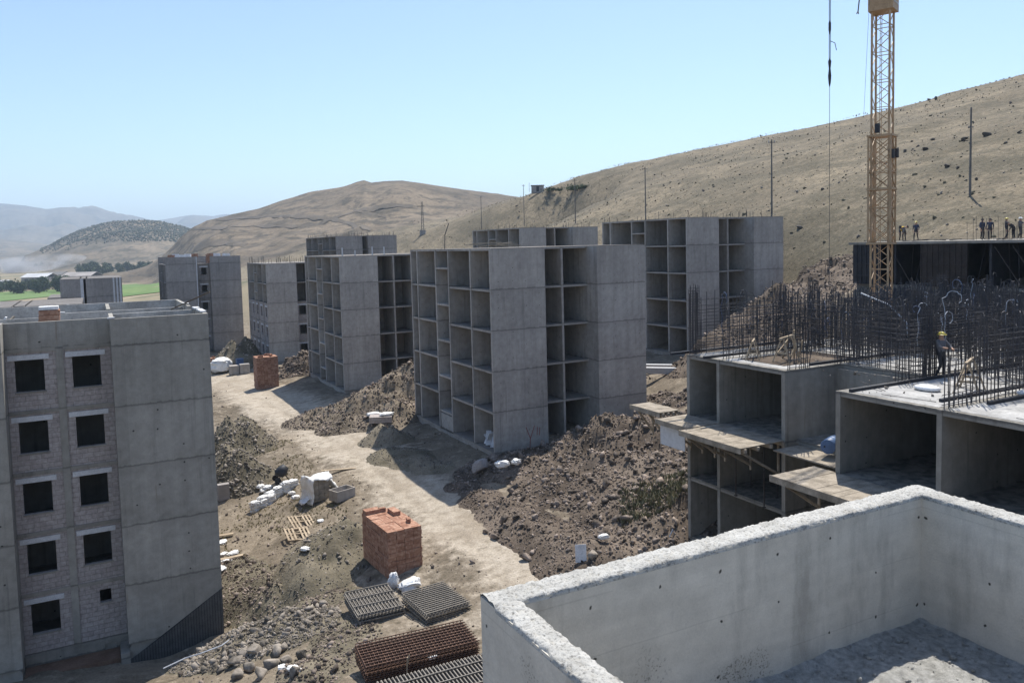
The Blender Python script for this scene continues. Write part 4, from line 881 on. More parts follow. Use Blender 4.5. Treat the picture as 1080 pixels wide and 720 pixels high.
# recess infill: two window bays, five storeys
xm = A + 4.52 * 0.5
MB().box(xm - 0.16, xm + 0.16, 1.40, 1.64, 0, 15).build('facade_column', 'conc_l', lb)
for k in range(5):
    z = 3 * k
    MB().box(A + 0.004, Bb - 0.004, 1.425, 1.449, z + 2.83, z + 3.02).build('slab_edge', 'conc_dark', lb)
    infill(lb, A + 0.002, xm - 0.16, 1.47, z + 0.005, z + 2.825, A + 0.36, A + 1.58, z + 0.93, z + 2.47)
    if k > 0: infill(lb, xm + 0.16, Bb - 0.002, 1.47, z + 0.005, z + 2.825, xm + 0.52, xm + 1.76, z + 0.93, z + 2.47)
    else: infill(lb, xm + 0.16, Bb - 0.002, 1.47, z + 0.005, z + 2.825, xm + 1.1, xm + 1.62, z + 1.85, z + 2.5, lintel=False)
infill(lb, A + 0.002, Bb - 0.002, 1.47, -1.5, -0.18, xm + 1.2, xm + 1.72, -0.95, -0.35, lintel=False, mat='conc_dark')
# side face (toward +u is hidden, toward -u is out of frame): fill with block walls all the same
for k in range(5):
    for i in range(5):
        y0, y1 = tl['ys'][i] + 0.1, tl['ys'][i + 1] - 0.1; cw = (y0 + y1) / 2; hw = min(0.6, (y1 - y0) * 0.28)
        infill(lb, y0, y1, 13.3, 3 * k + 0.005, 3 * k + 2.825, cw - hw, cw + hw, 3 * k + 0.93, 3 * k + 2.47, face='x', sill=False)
# roof parapets; inner and rear ones painted paler for bounced light
MB().box(0.25, 13.3, 1.7, 15.85, 15.004, 15.03).build('pale_roof_top', 'lit_conc', lb); MB().box(9.3, 13.3, 0.2, 1.69, 15.004, 15.03).build('pale_roof_top', 'lit_conc', lb)  # roof floor made paler so it bounces light onto the parapets
def par(x0, x1, y0, y1, h=1.32, mt='conc_l'): return MB().box(x0, x1, y0, y1, 15.004, 15 + h).build('parapet', mt, lb)
par(Bb + 0.0, 13.57, -0.02, 0.18); par(13.37, 13.568, 0.18, 4.7); par(Bb + 0.002, Bb + 0.2, 0.18, 4.7, 1.30); par(Bb + 0.2, 13.37, 4.5, 4.7, 1.25, 'lit_conc')
par(A, Bb - 0.002, 1.43, 1.63, 1.28); par(0, A - 0.002, -0.02, 0.18); par(A - 0.2, A - 0.002, 0.18, 1.6); par(0.002, 0.2, 0.18, 16.0)
par(0.2, 6.0, 8.6, 8.8, 1.0, 'lit_conc'); par(6.0, 13.3, 9.9, 10.1, 1.1, 'lit_conc'); par(Bb, Bb + 0.2, 10.1, 16.0, 1.2); par(13.37, 13.57, 8.0, 16.2, 1.25); par(0.2, 13.37, 15.9, 16.1, 1.25, 'lit_conc')
# white caps on parapet ends
for x0, x1, y0, y1, zz in ((Bb - 0.1, Bb + 0.22, -0.05, 0.2, 16.33), (13.3, 13.6, 3.6, 4.75, 16.33), (13.32, 13.6, 0.9, 2.9, 16.33), (6.0, 6.9, 9.85, 10.13, 16.11), (13.3, 13.62, 9.4, 10.4, 16.27)): MB().box(x0, x1, y0, y1, zz, zz + 0.07).build('white_cap', 'lintel', lb)
# black dimpled membrane with a sloping top, ribbed
m = MB(); NS = 34
for k in range(NS):
    xa, xb = Bb + 0.02 + k * 4.5 / NS, Bb + 0.02 + (k + 0.8) * 4.5 / NS
    za, zb = -0.75 + 2.65 * (k / NS) ** 1.1, -0.75 + 2.65 * ((k + 0.8) / NS) ** 1.1
    m.add([(xa, -0.05, -1.6), (xb, -0.05, -1.6), (xb, -0.05, zb), (xa, -0.05, za), (xa, -0.024, -1.6), (xb, -0.024, -1.6), (xb, -0.024, zb), (xa, -0.024, za)], [(0, 1, 2, 3), (7, 6, 5, 4), (3, 2, 6, 7), (0, 3, 7, 4), (1, 5, 6, 2), (0, 4, 5, 1)])
m.build('membrane_rib', 'membrane', lb); m = MB(); m.add([(Bb + 0.02, -0.030, -1.6), (13.56, -0.030, -1.6), (13.56, -0.030, 1.88), (Bb + 0.02, -0.030, -0.8)], [(0, 1, 2, 3)])
m.build('membrane', 'black', lb)
m = MB(); m.box(Bb - 0.38, Bb + 0.04, -0.1, 1.3, -1.9, -0.35); m.build('pier', 'conc_dark', lb)
m = MB(); m.box(A + 0.01, Bb - 0.4, 0.15, 1.4, -3.0, -0.62); m.build('footing', 'earthred', lb)
m = MB(); m.box(Bb + 0.3, 13.9, -0.55, -0.3, -3.0, -1.15); m.build('footing', 'earthred', lb)
brick_pile(w(-8.5 + 6.4, 43.05 + 3.4, LZ + 15.0), 0.95, 0.95, 1.75, 'red brick stack with a white cover on the windowed block roof', AZ, 0, True)
o = MB(); o.beam((0, 0, 0), (2.3, 0.3, 1.0), 0.22, 0.07); o = o.build('leaning_plank', 'bark'); o.location = w(-8.5 + 12.6, 43.05 + 9.6, LZ + 16.0); o.rotation_euler.z = AZ * 0; tag(o, 'dark plank leaning over the back parapet of the windowed block roof', 'plank')
o = empty('debris_pile', w(-8.5 + 3.6, 43.05 + 9.6, LZ + 15.0), 'pile of sacks and board scraps on the windowed block roof, far left', 'debris pile', AZ)
for k in range(9):
    x, y = RNG.uniform(-0.7, 0.7, 2); MB().beam((x, y, 0.3 + RNG.uniform(0, 0.6)), (x + RNG.uniform(-.6, .6), y + RNG.uniform(-.6, .6), 0.4 + RNG.uniform(0.2, 0.9)), 0.2, 0.08).build('board_scrap', ['darkcloth', 'deckwood', 'sack'][k % 3], o)

# ------------------------------------------------------------------ building with steel bars, right
rb = place('unfinished_block', 0, 0, 0, 'unfinished concrete frame with steel bars rising off its top slab, right', 'building')
TOPZ, ST = 14.45, 3.0
def rbox(nm, u0, u1, v0, v1, z0, z1, mat='conc_dark'): return MB().box(u0, u1, v0, v1, z0, z1).build(nm, mat, rb)
UA, UB, UE = 25.33, 23.47, 45.0
levels = [TOPZ - ST * k for k in range(4)]
walls_A = [(23.73, 23.93), (27.68, 27.86), (29.75, 29.95)]
walls_B = [(19.42, 19.62), (15.56, 15.74), (11.3, 11.48), (7.0, 7.2)]
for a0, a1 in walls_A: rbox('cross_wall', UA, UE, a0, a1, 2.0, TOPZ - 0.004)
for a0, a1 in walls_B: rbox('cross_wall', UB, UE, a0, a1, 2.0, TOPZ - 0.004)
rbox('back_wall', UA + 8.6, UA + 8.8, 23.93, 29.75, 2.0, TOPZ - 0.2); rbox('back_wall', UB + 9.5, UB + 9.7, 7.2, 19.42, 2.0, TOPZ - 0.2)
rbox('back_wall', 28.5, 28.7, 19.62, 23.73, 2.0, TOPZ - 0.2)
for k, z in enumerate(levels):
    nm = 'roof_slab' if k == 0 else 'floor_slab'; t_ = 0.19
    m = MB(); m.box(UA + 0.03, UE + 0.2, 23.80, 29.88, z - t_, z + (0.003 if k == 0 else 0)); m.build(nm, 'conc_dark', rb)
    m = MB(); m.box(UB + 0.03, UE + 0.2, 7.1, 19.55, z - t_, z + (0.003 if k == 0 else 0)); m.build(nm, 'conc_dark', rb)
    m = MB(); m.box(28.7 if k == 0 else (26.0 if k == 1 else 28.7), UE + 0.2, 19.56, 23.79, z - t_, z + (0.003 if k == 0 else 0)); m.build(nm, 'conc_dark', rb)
# slab-edge steel forms lying along the top
for u0, u1, v, dz in ((24.6, 32, 30.25, 0.06), (25.0, 33, 28.35, 0.05), (27.2, 33, 24.1, 0.05), (23.6, 34, 19.1, 0.05), (24.5, 34, 16.3, 0.05), (25.3, 34, 15.2, 0.05), (23.7, 33, 11.9, 0.05)):
    MB().box(u0, u1, v - 0.06, v + 0.06, TOPZ + 0.004, TOPZ + 0.12).build('edge_form', 'form', rb)
for u0, u1, v0, v1 in ((UA + 0.3, UE, 24.0, 27.6), (UA + 0.3, UE, 27.95, 29.7), (UB + 0.25, UE, 7.3, 11.2), (UB + 0.25, UE, 11.6, 15.45), (UB + 0.25, UE, 15.85, 19.3), (29.0, UE, 19.8, 23.6)):
    MB().box(u0, u1, v0, v1, TOPZ + 0.0035, TOPZ + 0.012).build('sunlit_slab_top', 'lit_conc', rb)  # sunlit slab top, painted paler than the frame
MB().box(26.2, 30.6, 24.6, 27.3, TOPZ + 0.0125, TOPZ + 0.03).build('sand_patch', 'soil_brown', rb)
# steel cages of the next storey's walls
def cage(u0, v0, u1, v1, sp=0.2, h=2.75, hs=0.2, hmax=2.35, dense=True):
    m = MB(); L_ = math.hypot(u1 - u0, v1 - v0); n_ = int(L_ / sp); du, dv = (u1 - u0) / L_, (v1 - v0) / L_
    for lay in (-0.06, 0.06):
        ou, ov = -dv * lay, du * lay
        for i in range(n_ + 1):
            if RNG.random() < (0.26 if dense else 0.5): continue
            t_ = i * L_ / n_; hh_ = h + (RNG.uniform(-0.5, 0.2) if RNG.random() < 0.75 else RNG.uniform(-1.6, 0.5)); le = RNG.normal(0, 0.05, 2)
            tp_ = (u0 + du * t_ + ou + le[0], v0 + dv * t_ + ov + le[1], TOPZ + hh_); m.bar((u0 + du * t_ + ou, v0 + dv * t_ + ov, TOPZ), tp_, 0.017, 4)
            if RNG.random() < 0.24:
                a_ = RNG.uniform(0, 6.28); q1 = (tp_[0] + math.cos(a_) * 0.12, tp_[1] + math.sin(a_) * 0.12, tp_[2] + 0.14); q2 = (tp_[0] + math.cos(a_) * 0.32, tp_[1] + math.sin(a_) * 0.32, tp_[2] + 0.10); q3 = (tp_[0] + math.cos(a_) * 0.42, tp_[1] + math.sin(a_) * 0.42, tp_[2] - 0.12)
                m.bar(tp_, q1, 0.015); m.bar(q1, q2, 0.015); m.bar(q2, q3, 0.015)
        z = 0.1
        while z < hmax:
            s0 = RNG.uniform(0, 0.15) * L_; s1 = L_ * RNG.uniform(0.85, 1.0)
            m.bar((u0 + du * s0 + ou, v0 + dv * s0 + ov, TOPZ + z), (u0 + du * s1 + ou, v0 + dv * s1 + ov, TOPZ + z + RNG.normal(0, 0.05)), 0.015, 4); z += hs * RNG.uniform(0.8, 1.25)
    return m.build('steel_bar_cage', 'rebar', rb)
for v_, u0 in ((27.77, UA + 0.4), (23.83, UA + 3.2), (19.5, UB + 3.2), (15.65, UB + 2.0), (11.4, UB + 2.2), (7.1, UB + 3)):
    cage(u0, v_, 33.8, v_); cage(34.2, v_, 44.8, v_, 0.22)
cage(UA + 0.2, 29.85, 33.8, 29.85, 0.3, 2.9, 0.16, 2.4, False); cage(34.2, 29.85, 44.8, 29.85, 0.3, 2.8, 0.2, 2.4, False); cage(33.9, 7.2, 33.9, 29.8); cage(39.2, 7.2, 39.2, 29.8, 0.22); cage(44.9, 7.2, 44.9, 29.8, 0.24); cage(29.0, 19.6, 29.0, 23.7); cage(36.5, 12, 36.5, 27, 0.22); cage(42, 8, 42, 28, 0.22)
for v_, u0, u1 in ((15.65, UB + 0.15, UB + 2.0), (11.4, UB + 0.15, UB + 2.2), (23.83, UA + 0.2, UA + 1.6)): cage(u0, v_, u1, v_, 0.22, 1.5, 0.3, 0.5)
for u_ in (30.6, 32.6, 35.2, 37.8, 40.6, 43.5): cage(u_, 7.4, u_, 19.3, 0.24, 2.6); cage(u_, 23.9, u_, 29.7, 0.24, 2.6)
for v_ in (9.2, 13.5, 18.5, 21.6, 26.7): cage(34.4, v_, 44.8, v_, 0.24, 2.7)
cage(31.2, 8, 31.2, 15.4, 0.2, 2.9); cage(36.5, 17.6, 44.5, 17.6, 0.22); cage(36.5, 25.6, 44.5, 25.6, 0.22); cage(35.5, 21.6, 44.5, 21.6, 0.22)
# dense column bundles
def column_cage(u, v, s=0.35, h=3.3, n=5):
    m = MB()
    for i in range(n):
        for j in range(n):
            if 0 < i < n - 1 and 0 < j < n - 1: continue
            x, y = u + (i / (n - 1) - 0.5) * s, v + (j / (n - 1) - 0.5) * s; m.bar((x, y, TOPZ), (x + RNG.normal(0, .03), y + RNG.normal(0, .03), TOPZ + h + RNG.uniform(-.4, .2)), 0.013)
    for k in range(int(h / 0.13)):
        z = TOPZ + 0.1 + k * 0.13; q_ = s / 2 + 0.01
        for (a0, b0), (a1, b1_) in zip([(-q_, -q_), (q_, -q_), (q_, q_), (-q_, q_)], [(q_, -q_), (q_, q_), (-q_, q_), (-q_, -q_)]): m.bar((u + a0, v + b0, z), (u + a1, v + b1_, z), 0.008)
    return m.build('column_cage', 'rebar', rb)
for u, v in ((30.0, 15.65), (33.8, 19.5), (28.6, 19.5), (33.9, 23.8), (31.5, 11.4), (27.0, 11.4), (39.2, 15.6), (39.2, 23.8), (33.9, 29.8), (29.5, 27.8), (25.7, 29.8), (44.8, 19.5), (27.5, 13.6), (36.5, 12.2), (42, 20), (42, 27.9)): column_cage(u, v)
# curling conduit ends
def conduit(u, v, k):
    h = RNG.uniform(1.3, 2.7) if k % 4 else RNG.uniform(2.3, 3.0); a = RNG.uniform(0, 6.28); r = RNG.uniform(0.12, 0.34); zt = TOPZ + h; pts = [(u, v, TOPZ + RNG.uniform(0.2, 1.0))]
    for i in range(5): pts.append((u + RNG.normal(0, .05), v + RNG.normal(0, .05), pts[0][2] + (zt - pts[0][2]) * (i + 1) / 5))
    for t_ in np.linspace(0.2, RNG.uniform(1.2, 7.0), 16): rr = r * (1 - 0.05 * t_) * RNG.uniform(0.9, 1.1); pts.append((u + math.cos(a) * (r - rr * math.cos(t_)) + 0.03 * t_, v + math.sin(a) * (r - rr * math.cos(t_)), zt + rr * math.sin(t_)))
    MB().tube(pts, 0.016, 5).build('conduit', 'conduit' if k % 3 == 0 else 'conduit_b', rb)
for k in range(90):
    p_ = np.array([RNG.uniform(31, 44), RNG.uniform(8, 28), TOPZ + RNG.uniform(0.2, 1.6)]); q2 = p_ + np.array([RNG.uniform(-1.6, 1.6), RNG.uniform(-1.6, 1.6), RNG.uniform(0.3, 1.3)]); MB().bar(p_, q2, 0.016).build('stray_bar', 'rebar' if k % 3 else 'mesh_grey', rb)
for k in range(84): conduit(RNG.uniform(30.5, 44.5), RNG.uniform(7.5, 28), k)
m = MB()
for k in range(170):
    x, y, z0 = RNG.uniform(30.5, 44.5), RNG.uniform(7.5, 29.5), TOPZ + RNG.uniform(0.6, 2.6); r_ = RNG.uniform(0.1, 0.35); a_ = RNG.uniform(0, 6.28); tl_ = RNG.uniform(-.5, .5); pp_ = []
    for t_ in np.linspace(0, RNG.uniform(2.5, 6.2), 9): pp_.append((x + r_ * math.cos(t_) * math.cos(a_), y + r_ * math.cos(t_) * math.sin(a_) + tl_ * r_ * math.sin(t_), z0 + r_ * math.sin(t_)))
    for p_, q2 in zip(pp_[:-1], pp_[1:]): m.bar(p_, q2, 0.013, 4)
q_ = m.build('bent_bars', 'rebar', rb); q_['kind'] = 'stuff'
for u, v in ((27.5, 29.8), (29.3, 29.8), (31.6, 29.8), (32.6, 28), (33, 29)): conduit(u, v, 1)
MB().tube([w(0, 0)[:] if False else (33.0, 23.5, TOPZ + 0.5), (33.2, 23.8, TOPZ + 1.5), (33.0, 24.6, TOPZ + 2.3), (32.6, 25.8, TOPZ + 2.8)], 0.04, 6).build('conduit', 'conduit', rb)

# debris over the slab
V_ = np.column_stack([RNG.uniform(UB + 0.4, 40, 900), RNG.uniform(8, 29.6, 900), np.full(900, TOPZ + 0.02)]); V_ = V_[(V_[:, 1] < 19.2) | (V_[:, 0] > UA + 0.4)]
q_ = rock_cloud('slab_debris', V_, powsize(len(V_), 0.02, 0.11, 2.2), 'rock', rb); q_['kind'] = 'stuff'
m = MB()
for k in range(70):
    x, y = RNG.uniform(UB + 0.5, 38), RNG.uniform(9, 19); a = RNG.uniform(0, 3.14); L_ = RNG.uniform(0.4, 2.2); m.bar((x, y, TOPZ + 0.03), (x + math.cos(a) * L_, y + math.sin(a) * L_, TOPZ + 0.05), 0.012)
q_ = m.build('bar_offcuts', 'rebar', rb); q_['kind'] = 'stuff'
# formwork decks
def deck(label, u0, u1, v0, v1, z, strut=True, panel=False):
    o = empty('formwork_deck', w(u0, v0, z), label, 'formwork deck', AZ); W_, L = u1 - u0, v1 - v0
    n_ = max(3, int(L / 0.32))
    for k in range(n_):
        a0 = k * L / n_; q_ = MB(); dz = RNG.uniform(0, 0.012); q_.box(RNG.uniform(-0.06, 0.02), W_ + RNG.uniform(-0.02, 0.03), a0, a0 + L / n_ - 0.012, -0.035 + dz, dz); q_.build('plank', 'deckwood', o)
    for x in np.linspace(0.15, W_ - 0.1, 4): q_ = MB(); q_.box(x - 0.05, x + 0.05, -0.1, L + 0.1, -0.20, -0.04); q_.build('joist', 'deckwood', o)
    q_ = MB(); q_.box(-0.09, -0.045, -0.02, L + 0.02, -0.22, 0.02); q_.build('edge_board', 'deckwood', o)
    if panel: q_ = MB(); q_.box(0.25, 0.29, L * 0.25, L * 1.02, -1.25, -0.21); q_.build('side_panel', 'lintel', o)
    if strut:
        for y in np.linspace(0.3, L - 0.3, 3): MB().beam((0.15, y, -0.2), (W_ - 0.02, y, -1.5), 0.09, 0.09).build('brace', 'deckwood', o); MB().beam((W_ - 0.03, y, -0.2), (W_ - 0.03, y, -1.7), 0.08, 0.08).build('post', 'deckwood', o)
    return o
deck('weathered plank deck hanging from the narrow cell of the unfinished frame', 23.5, 25.36, 27.7, 30.0, 11.5, panel=True)
deck('weathered plank deck hanging below the wide left cell of the unfinished frame', 22.9, 25.30, 23.75, 27.55, 11.5)
deck('weathered plank deck below the front cell, half behind the near parapet', 21.3, 23.44, 15.4, 20.6, 11.45)
deck('small pale plank deck standing behind the narrow cell deck', 24.2, 25.4, 30.6, 33.0, 11.6)
# props inside the lower cells
for (u, v) in ((25.0, 24.6), (25.1, 26.4), (26.4, 25.2), (26.6, 27.0), (27.3, 24.5)):
    o = empty('steel_prop', w(u, v, 8.45), 'slim prop under the wide left cell deck of the unfinished frame', 'prop', AZ, 'props in the lower cell')
    MB().tube([(0, 0, 0), (0, 0, 1.6)], 0.03, 8).build('outer_tube', 'form_rust', o); MB().tube([(0, 0, 1.6), (0, 0, 2.78)], 0.022, 8).build('inner_tube', 'form', o); MB().box(-.07, .07, -.07, .07, 0.0, 0.012).build('base_plate', 'form_rust', o)
# blue drum lying in the gap
o = empty('drum', w(25.6, 21.6, 11.45 + 0.3), 'blue drum lying on the floor between the two wings of the unfinished frame', 'drum', AZ + 0.4)
m = MB(); m.tube([(-0.45, 0, 0), (-0.44, 0, 0), (-0.16, 0, 0), (-0.15, 0, 0), (-0.13, 0, 0), (0.13, 0, 0), (0.15, 0, 0), (0.17, 0, 0), (0.44, 0, 0), (0.45, 0, 0)], [0.27, 0.29, 0.285, 0.3, 0.285, 0.285, 0.3, 0.285, 0.29, 0.27], 24); m.build('drum_body', 'barrel', o, True)
MB().tube([(-0.47, 0.12, 0), (-0.445, 0.12, 0)], 0.035, 10).build('bung', 'black', o)
MB().box(24.5, 28.4, 19.7, 23.6, 11.20, 11.255).build('gap_deck', 'deckwood', rb)
# trestles
def trestle(u, v, label, rz, s=1.0, lean=0.0):
    o = empty('trestle', w(u, v, TOPZ + 0.005), label, 'trestle', rz)
    for x in (-0.55, 0.55):
        for y in (-0.4, 0.4): MB().beam((x * 1.15, y, 0), (x * 0.9, 0.05 * np.sign(y), 1.05), 0.07, 0.05).build('leg', 'wood', o)
        MB().beam((x * 1.05, -0.25, 0.42), (x * 1.05, 0.25, 0.42), 0.03, 0.08).build('brace', 'wood', o)
    MB().beam((-0.8, 0, 1.08), (0.8, 0, 1.08), 0.09, 0.09).build('top_rail', 'wood', o); MB().beam((-0.55, 0.3, 0.3), (0.5, 0.08, 0.95), 0.05, 0.03).build('brace', 'wood', o)
    o.scale = (s, s, s); return o
trestle(27.4, 25.6, 'pale timber trestle at the corner of the sand patch on the top slab', 0.9, 1.0)
trestle(26.7, 26.9, 'small pale timber trestle left of the taller one on the top slab', 1.2, 0.8)
trestle(27.0, 16.9, 'timber trestle on the front part of the top slab, left of the helmeted worker', 0.9, 1.0)
o = empty('board_heap', w(27.6, 25.2, TOPZ + 0.01), 'loose pale battens leaning in a tangle beside the trestles', 'battens', 0.6)
for k in range(6): MB().beam((RNG.uniform(-.5, .5), RNG.uniform(-.5, .5), 0.03), (RNG.uniform(-.7, .7), RNG.uniform(-.7, .7), RNG.uniform(0.6, 1.5)), 0.07, 0.04).build('batten', 'wood', o)
for k, (u, v) in enumerate(((27.9, 15.3), (28.6, 14.5), (26.0, 17.8), (30.0, 12.6))):
    m = MB(); m.add(*(lambda V, F: (V * np.array([0.5, 0.35, 0.12]), F))(*ico(1))); o = m.build('white_sack', 'sack', None, True); o.location = w(u, v, TOPZ + 0.1); o.rotation_euler.z = k; tag(o, 'white crumpled sack lying on the front top slab', 'sack', 'white sacks on the top slab')

# ------------------------------------------------------------------ dark formwork building behind
fb = place('formwork_building', 52.7, 25.0, 16.3, 'storey wrapped in dark steel formwork below the hillside, right', 'building')
L9 = 17.6
MB().box(0.5, 9.5, -4.0, L9 - 0.1, -3.5, 0).build('plinth', 'conc_dark', fb)
MB().box(-0.2, 9.8, -4.2, L9 + 0.1, 3.02, 3.2).build('deck_slab', 'conc_dark', fb)
for y in np.arange(-4, L9 + 0.1, 3.55): MB().box(0.1, 9.4, y, y + 0.16, 0.0, 3.015).build('cross_wall', 'form', fb)
MB().box(5.2, 5.4, -4.0, L9, 0.0, 3.015).build('back_wall', 'form', fb)
for y0, y1, mt in ((14.9, 17.4, 'form'), (8.2, 11.6, 'form_rust'), (1.5, 3.2, 'form'), (-1.5, 0.4, 'form')):
    m = MB(); m.box(-0.06, 0.06, y0, y1, 0, 3.0)
    for k in range(int((y1 - y0) / 0.42) + 1): m.box(-0.14, -0.061, y0 + k * 0.42, y0 + k * 0.42 + 0.07, 0.02, 2.98)
    for z in (0.6, 1.5, 2.4): m.box(-0.2, -0.141, y0 + 0.04, y1 - 0.04, z, z + 0.09)
    m.build('formwork_panel', mt, fb)
for y in np.arange(0.8, 14.5, 0.9): MB().tube([(0.5 + RNG.uniform(0, 1.2), y, 0), (0.5 + RNG.uniform(0, 1.2), y + RNG.normal(0, .1), 3.0)], 0.035, 6).build('prop', 'form', fb)
for y in (3.4, 4.6, 12.4): MB().beam((-0.1, y, 0.2), (0.3, y + 2.0, 2.8), 0.06, 0.06).build('brace', 'form_rust', fb)
for k in range(26):
    y = RNG.uniform(-3, 17); MB().beam((RNG.uniform(-0.3, 4), y, 3.24), (RNG.uniform(-0.3, 4), y + RNG.uniform(-1.5, 1.5), 3.3), 0.14, 0.05).build('deck_board', 'deckwood' if k % 3 else 'form', fb)
m = MB()
for k in range(150): y = RNG.uniform(-3, 9.5); x = RNG.uniform(0.3, 8); m.bar((x, y, 3.2), (x, y + .03, 3.2 + RNG.uniform(0.8, 1.7)), 0.012)
q_ = m.build('starter_bars', 'rebar', fb); q_['kind'] = 'stuff'

# ------------------------------------------------------------------ tower crane
cu, cv = 44.15, 33.45
cpz_ = gz1(*w(cu, cv)[:2])
cr_o = empty('tower_crane', w(cu, cv, cpz_), 'ochre lattice tower crane rising behind the steel bars, top right', 'tower crane', rad(52))
def lattice(name, s, z0, z1, panel, leg_r, br_r, mat='crane', extra=False):
    m = MB(); h = s / 2; C4 = [(-h, -h), (h, -h), (h, h), (-h, h)]
    for x, y in C4: m.beam((x, y, z0), (x, y, z1), leg_r * 2, leg_r * 2)
    n_ = max(1, round((z1 - z0) / panel)); dz = (z1 - z0) / n_
    for k in range(n_):
        a0, a1 = z0 + k * dz, z0 + (k + 1) * dz
        for i in range(4):
            p, q_ = C4[i], C4[(i + 1) % 4]; mx = ((p[0] + q_[0]) / 2, (p[1] + q_[1]) / 2)
            if k % 2 == 0: m.bar((*p, a0), (*q_, a1), br_r)
            else: m.bar((*q_, a0), (*p, a1), br_r)
            if extra: m.bar((*q_, a0), (*p, a1), br_r)
            if k % 2 == 0: m.bar((*p, a0), (*q_, a0), br_r)
    return m.build(name, mat, cr_o)
zc = 20 - cpz_
MB().box(-2.2, 2.2, -2.2, 2.2, -1.5, 0.35).build('base_block', 'conc_dark', cr_o)
lattice('mast', 1.02, 0.3, zc + 13.8, 0.85, 0.055, 0.028)
lattice('climbing_frame', 1.3, zc - 0.5, zc + 6.2, 1.1, 0.05, 0.03, extra=True)
for z in (zc - 0.5, zc + 2.9, zc + 6.2):
    m = MB(); 
    for s in (-1, 1): m.beam((-0.74, 0.69 * s, z), (0.74, 0.69 * s, z), 0.08, 0.12); m.beam((0.69 * s, -0.74, z), (0.69 * s, 0.74, z), 0.08, 0.12)
    m.build('collar', 'crane', cr_o)
for x, y, z in ((-0.5, -0.7, 5.0), (0.6, -0.7, 5.1), (-0.75, 0.1, 6.6)): MB().box(x - .17, x + .17, y - .12, y + .12, zc + z - 0.25, zc + z + 0.3).build('guide_block', 'form', cr_o)
m = MB(); m.bar((0.2, 0.1, 0.3), (0.2, 0.1, zc + 13.6), 0.02); m.bar((-0.2, 0.1, 0.3), (-0.2, 0.1, zc + 13.6), 0.02)
for k in range(int((zc + 13.2) / 0.33)): m.bar((-0.2, 0.1, 0.5 + k * 0.33), (0.2, 0.1, 0.5 + k * 0.33), 0.012)
m.build('ladder', 'crane', cr_o)
cab = MB(); cab.box(-0.72, 0.72, -0.75, 0.7, zc + 13.8, zc + 16.0); cab = cab.build('cab', 'crane', cr_o)
MB().box(-0.02, 0.62, -0.79, -0.752, zc + 14.75, zc + 15.75).build('window', 'glass', cab); MB().box(-0.765, -0.722, -0.5, 0.45, zc + 14.75, zc + 15.75).build('window', 'glass', cab); MB().box(-0.6, 0.6, -0.775, -0.752, zc + 14.2, zc + 14.3).build('trim_strip', 'lintel', cab)
lattice('tower_head', 1.02, zc + 16.0, zc + 24, 1.0, 0.055, 0.03)
# jib and counter jib as lattice girders (above the frame)
def girder(name, x0, x1, z):
    m = MB()
    for y, zz in ((-0.6, 0), (0.6, 0), (0, 1.1)): m.beam((x0, y, z + zz), (x1, y, z + zz), 0.1, 0.1)
    n_ = int(abs(x1 - x0) / 1.2)
    for k in range(n_):
        a0, a1 = x0 + (x1 - x0) * k / n_, x0 + (x1 - x0) * (k + 1) / n_
        for y in (-0.6, 0.6): m.bar((a0, y, z), ((a0 + a1) / 2, 0, z + 1.1), 0.025); m.bar(((a0 + a1) / 2, 0, z + 1.1), (a1, y, z), 0.025)
        m.bar((a0, -0.6, z), (a0, 0.6, z), 0.02)
    return m.build(name, 'crane', cr_o)
hook = aty(875, 100, 45.0); hl = (hook - Vector(cr_o.location)); ja = math.atan2(hl.y, hl.x) - rad(52); jr = math.hypot(hl.x, hl.y)
jb = girder('jib', 0.6, 34, zc + 19.5); jb.rotation_euler.z = ja
cj = girder('counter_jib', -11, -0.6, zc + 19.5); cj.rotation_euler.z = ja
m = MB(); m.box(-10.5, -8, -0.7, 0.7, zc + 17.8, zc + 19.4); q_ = m.build('counterweight', 'conc_dark', cr_o); q_.rotation_euler.z = ja
for x in (20.0, -9.5): MB().bar((x, 0, zc + 20.7), (0, 0, zc + 24), 0.03).build('tie_rod', 'cable', cr_o).rotation_euler.z = ja
ht = aty(875, 86, 45).z - cpz_; hb_ = aty(875, 300, 45).z - cpz_
m = MB(); m.bar((jr, -0.03, ht), (jr, -0.03, zc + 19.4), 0.02); m.bar((jr, 0.03, ht), (jr, 0.03, zc + 19.4), 0.02)
q_ = m.build('hoist_rope', 'cable', cr_o); q_.rotation_euler.z = ja
m = MB(); m.tube([(jr, 0, ht + 1.25), (jr, 0, ht + 1.1), (jr, 0, ht + 0.7), (jr, 0, ht + 0.3), (jr, 0, ht - 0.1), (jr, 0, ht - 0.3)], [0.03, 0.09, 0.05, 0.09, 0.06, 0.02], 8); q_ = m.build('hook_block', 'form', cr_o); q_.rotation_euler.z = ja
m = MB(); m.tube([(jr, 0.0, ht + 2.6), (jr, 0, ht + 2.8), (jr, 0, ht + 3.2), (jr, 0, ht + 3.3)], [0.03, 0.07, 0.07, 0.03], 8); m.tube([(jr, 0.05, ht + 2.2), (jr - 0.2, 0.2, ht + 2.1), (jr - 0.3, 0.25, ht + 1.7)], 0.02, 5); q_ = m.build('shackle', 'form', cr_o); q_.rotation_euler.z = ja
m = MB(); m.bar((jr, 0, hb_), (jr, 0, ht - 0.3), 0.014); q_ = m.build('sling', 'cable', cr_o); q_.rotation_euler.z = ja
p0, p1 = aty(918, -20, 49), aty(911, 122, 55); lp = lambda p: cr_o.matrix_basis.inverted() @ p
bpy.context.view_layer.update()
inv = Matrix.Translation(cr_o.location) @ Matrix.Rotation(rad(52), 4, 'Z'); inv = inv.inverted()
a, b_ = inv @ p0, inv @ p1; MB().bar(a, b_, 0.012).build('stay_wire', 'cable', cr_o)
